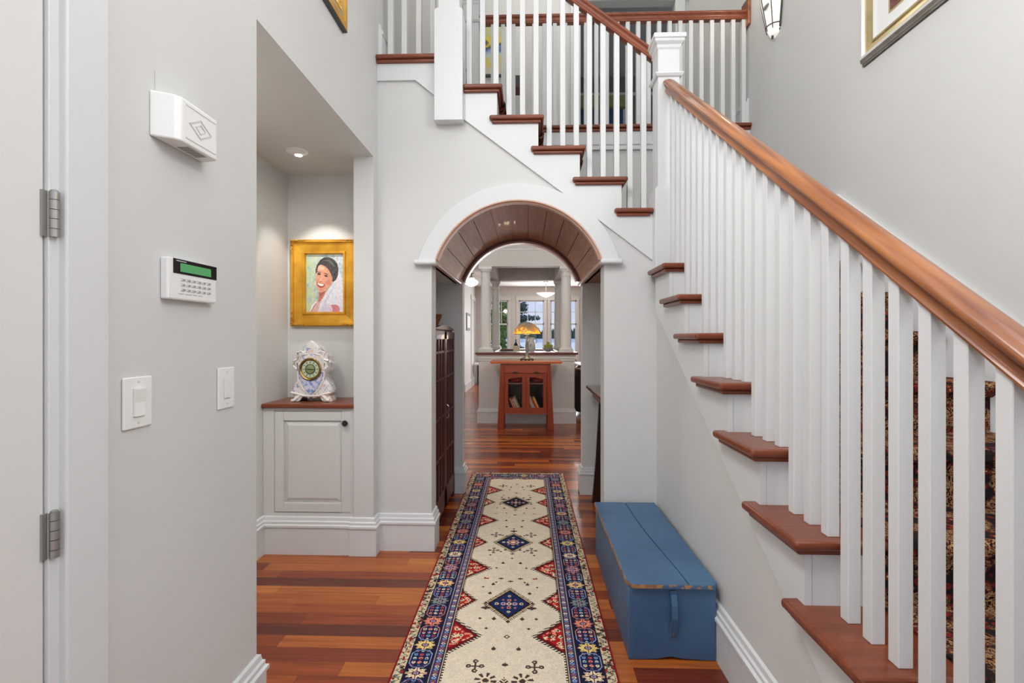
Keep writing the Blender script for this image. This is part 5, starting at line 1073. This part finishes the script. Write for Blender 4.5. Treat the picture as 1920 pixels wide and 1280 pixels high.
# bedroom window with valance and a wardrobe
wv = mk('window_6', BX((.75, 1.62, 8.07, 8.1, 4.3, 4.34), (.75, .79, 8.07, 8.1, 4.3, 5.1), (1.58, 1.62, 8.07, 8.1, 4.3, 5.1), (.75, 1.62, 8.07, 8.1, 5.06, 5.1)), M['trim'], kind='structure')
mk('glass_pane', BX((.79, 1.58, 8.085, 8.09, 4.34, 5.06)), mat('dusk_blue_pane', lin(70, 96, 124), .1), wv)
tag(mk('valance', BX((.70, 1.67, 7.98, 8.06, 5.05, 5.24)), mottled('yellow_green_fabric', lin(150, 146, 92), lin(172, 166, 118), 30, .9)), 'pale yellow-green valance over the bedroom window behind the upper doorway', 'valance')
mk('trim_bedroom_picture_rail', BX((-.25, 3.1, 8.075, 8.1, 5.28, 5.33)), M['trim'], kind='structure')
# ------------------------------------------------------------------ outside
def ground(name, b, m): return mk(name, BX(b), m, kind='structure')
ground('ground_patio', (-40, 40, 14.2, 150, -.5, -.3), mat('pale_patio', lin(214, 216, 214), .9))
ground('ground_lake', (-600, 600, 150.1, 900, -.6, -.4), mat('lake_water', lin(142, 164, 190), .25))
M['fir'] = mottled('far_fir_green', lin(44, 66, 60), lin(84, 112, 92), 2, .9)
bm = bmesh.new()
for i in range(420):
    x = -180 + i * .9 + random.uniform(-.4, .4); h = random.uniform(7, 15); y = 620 + random.uniform(-8, 8); r = random.uniform(1.6, 3)
    lathe(bm, [(r, 0), (r * .7, h * .4), (r * .35, h * .75), (0, h)], (x, y, -.6), 6)
f = mk('far_treeline', bm, M['fir']); f['kind'] = 'stuff'; f['label'] = 'dark line of distant fir trees across the lake'; f['category'] = 'trees'
def leafmat(n, c1, c2): return mottled(n, c1, c2, 1.4, .7)
M['bark'] = mottled('bark', lin(70, 54, 42), lin(100, 80, 64), 10, .9)
def tree(label, base_, h, blobs, mt, n, size, seed):
    r_ = random.Random(seed); t = thing('tree', label, 'tree', base_)
    bm = bmesh.new(); tube(bm, [base_, (base_[0] + .2, base_[1], base_[2] + h * .5), (base_[0] + .1, base_[1] + .2, base_[2] + h)], [.22, .16, .05], 8)
    for (bx, by, bz, br, bh) in blobs: tube(bm, [(base_[0] + .15, base_[1], min(base_[2] + h * .8, bz - .3)), (bx, by, bz)], [.06, .015], 6)
    mk('trunk', bm, M['bark'], t)
    bm = bmesh.new(); per = n // len(blobs)
    for (bx, by, bz, br, bh) in blobs:
        for _ in range(per):
            u = r_.random() ** .5; a = r_.uniform(0, 2 * PI); e_ = math.asin(r_.uniform(-1, 1)); c = Vector((bx + br * u * math.cos(a) * math.cos(e_), by + br * u * math.sin(a) * math.cos(e_), bz + bh * u * math.sin(e_)))
            d1 = Vector((r_.uniform(-1, 1), r_.uniform(-1, 1), r_.uniform(-.6, .6))).normalized() * size; d2 = Vector((r_.uniform(-1, 1), r_.uniform(-1, 1), r_.uniform(-1, 1))).normalized() * size * .6
            v = [bm.verts.new(c - d1), bm.verts.new(c + d2), bm.verts.new(c + d1), bm.verts.new(c - d2)]; bm.faces.new(v)
    mk('foliage', bm, mt, t)
gA = leafmat('leaf_green', lin(70, 104, 42), lin(150, 176, 70)); gB = leafmat('leaf_blue_green', lin(30, 74, 76), lin(64, 112, 100)); gC = leafmat('leaf_gold', lin(120, 128, 50), lin(206, 186, 90))
tree('large bright green leafy tree outside the left window', (-1.9, 20, -.3), 5, [(-1.5, 20, 3.0, .75, .8), (-1.15, 20.2, 2.2, .6, .65), (-1.3, 19.8, 1.45, .6, .5), (-1.1, 20, .8, .5, .4), (-1.5, 20.4, 2.2, .6, .9), (-1.0, 20.6, 2.8, .35, .4), (-1.0, 20.4, 1.7, .35, .5)], gA, 7000, .07, 3)
tree('dark blue-green pine with drooping branches outside the middle window', (-1.3, 24, -.3), 6, [(-.35, 24, 2.75, .42, .36), (-.05, 24, 2.25, .75, .13), (-.45, 24, 2.1, .4, .2), (-.2, 24, 1.75, .55, .12), (-.7, 24.2, 2.6, .5, .7), (-.6, 24, 3.2, .5, .2)], gB, 2400, .09, 4)
tree('small golden shrub tree outside the right window', (3.1, 26, -.3), 1.5, [(3.1, 26, 1.5, .5, .5), (3.2, 26, .9, .6, .5)], gC, 900, .10, 5)
tree('dark blue-green spruce shrub low outside the middle window', (-.3, 22, -.3), .9, [(-.35, 22, .55, .35, .4), (-.2, 22, .2, .4, .35)], leafmat('leaf_dark_blue', lin(24, 58, 84), lin(40, 84, 110)), 1200, .07, 6)
S_sun = bpy.data.lights.new('sun', 'SUN'); S_sun.energy = 2.2; S_sun.angle = .02; so = bpy.data.objects.new('sun', S_sun); COL.objects.link(so); so.rotation_euler = (math.radians(48), 0, math.radians(150))
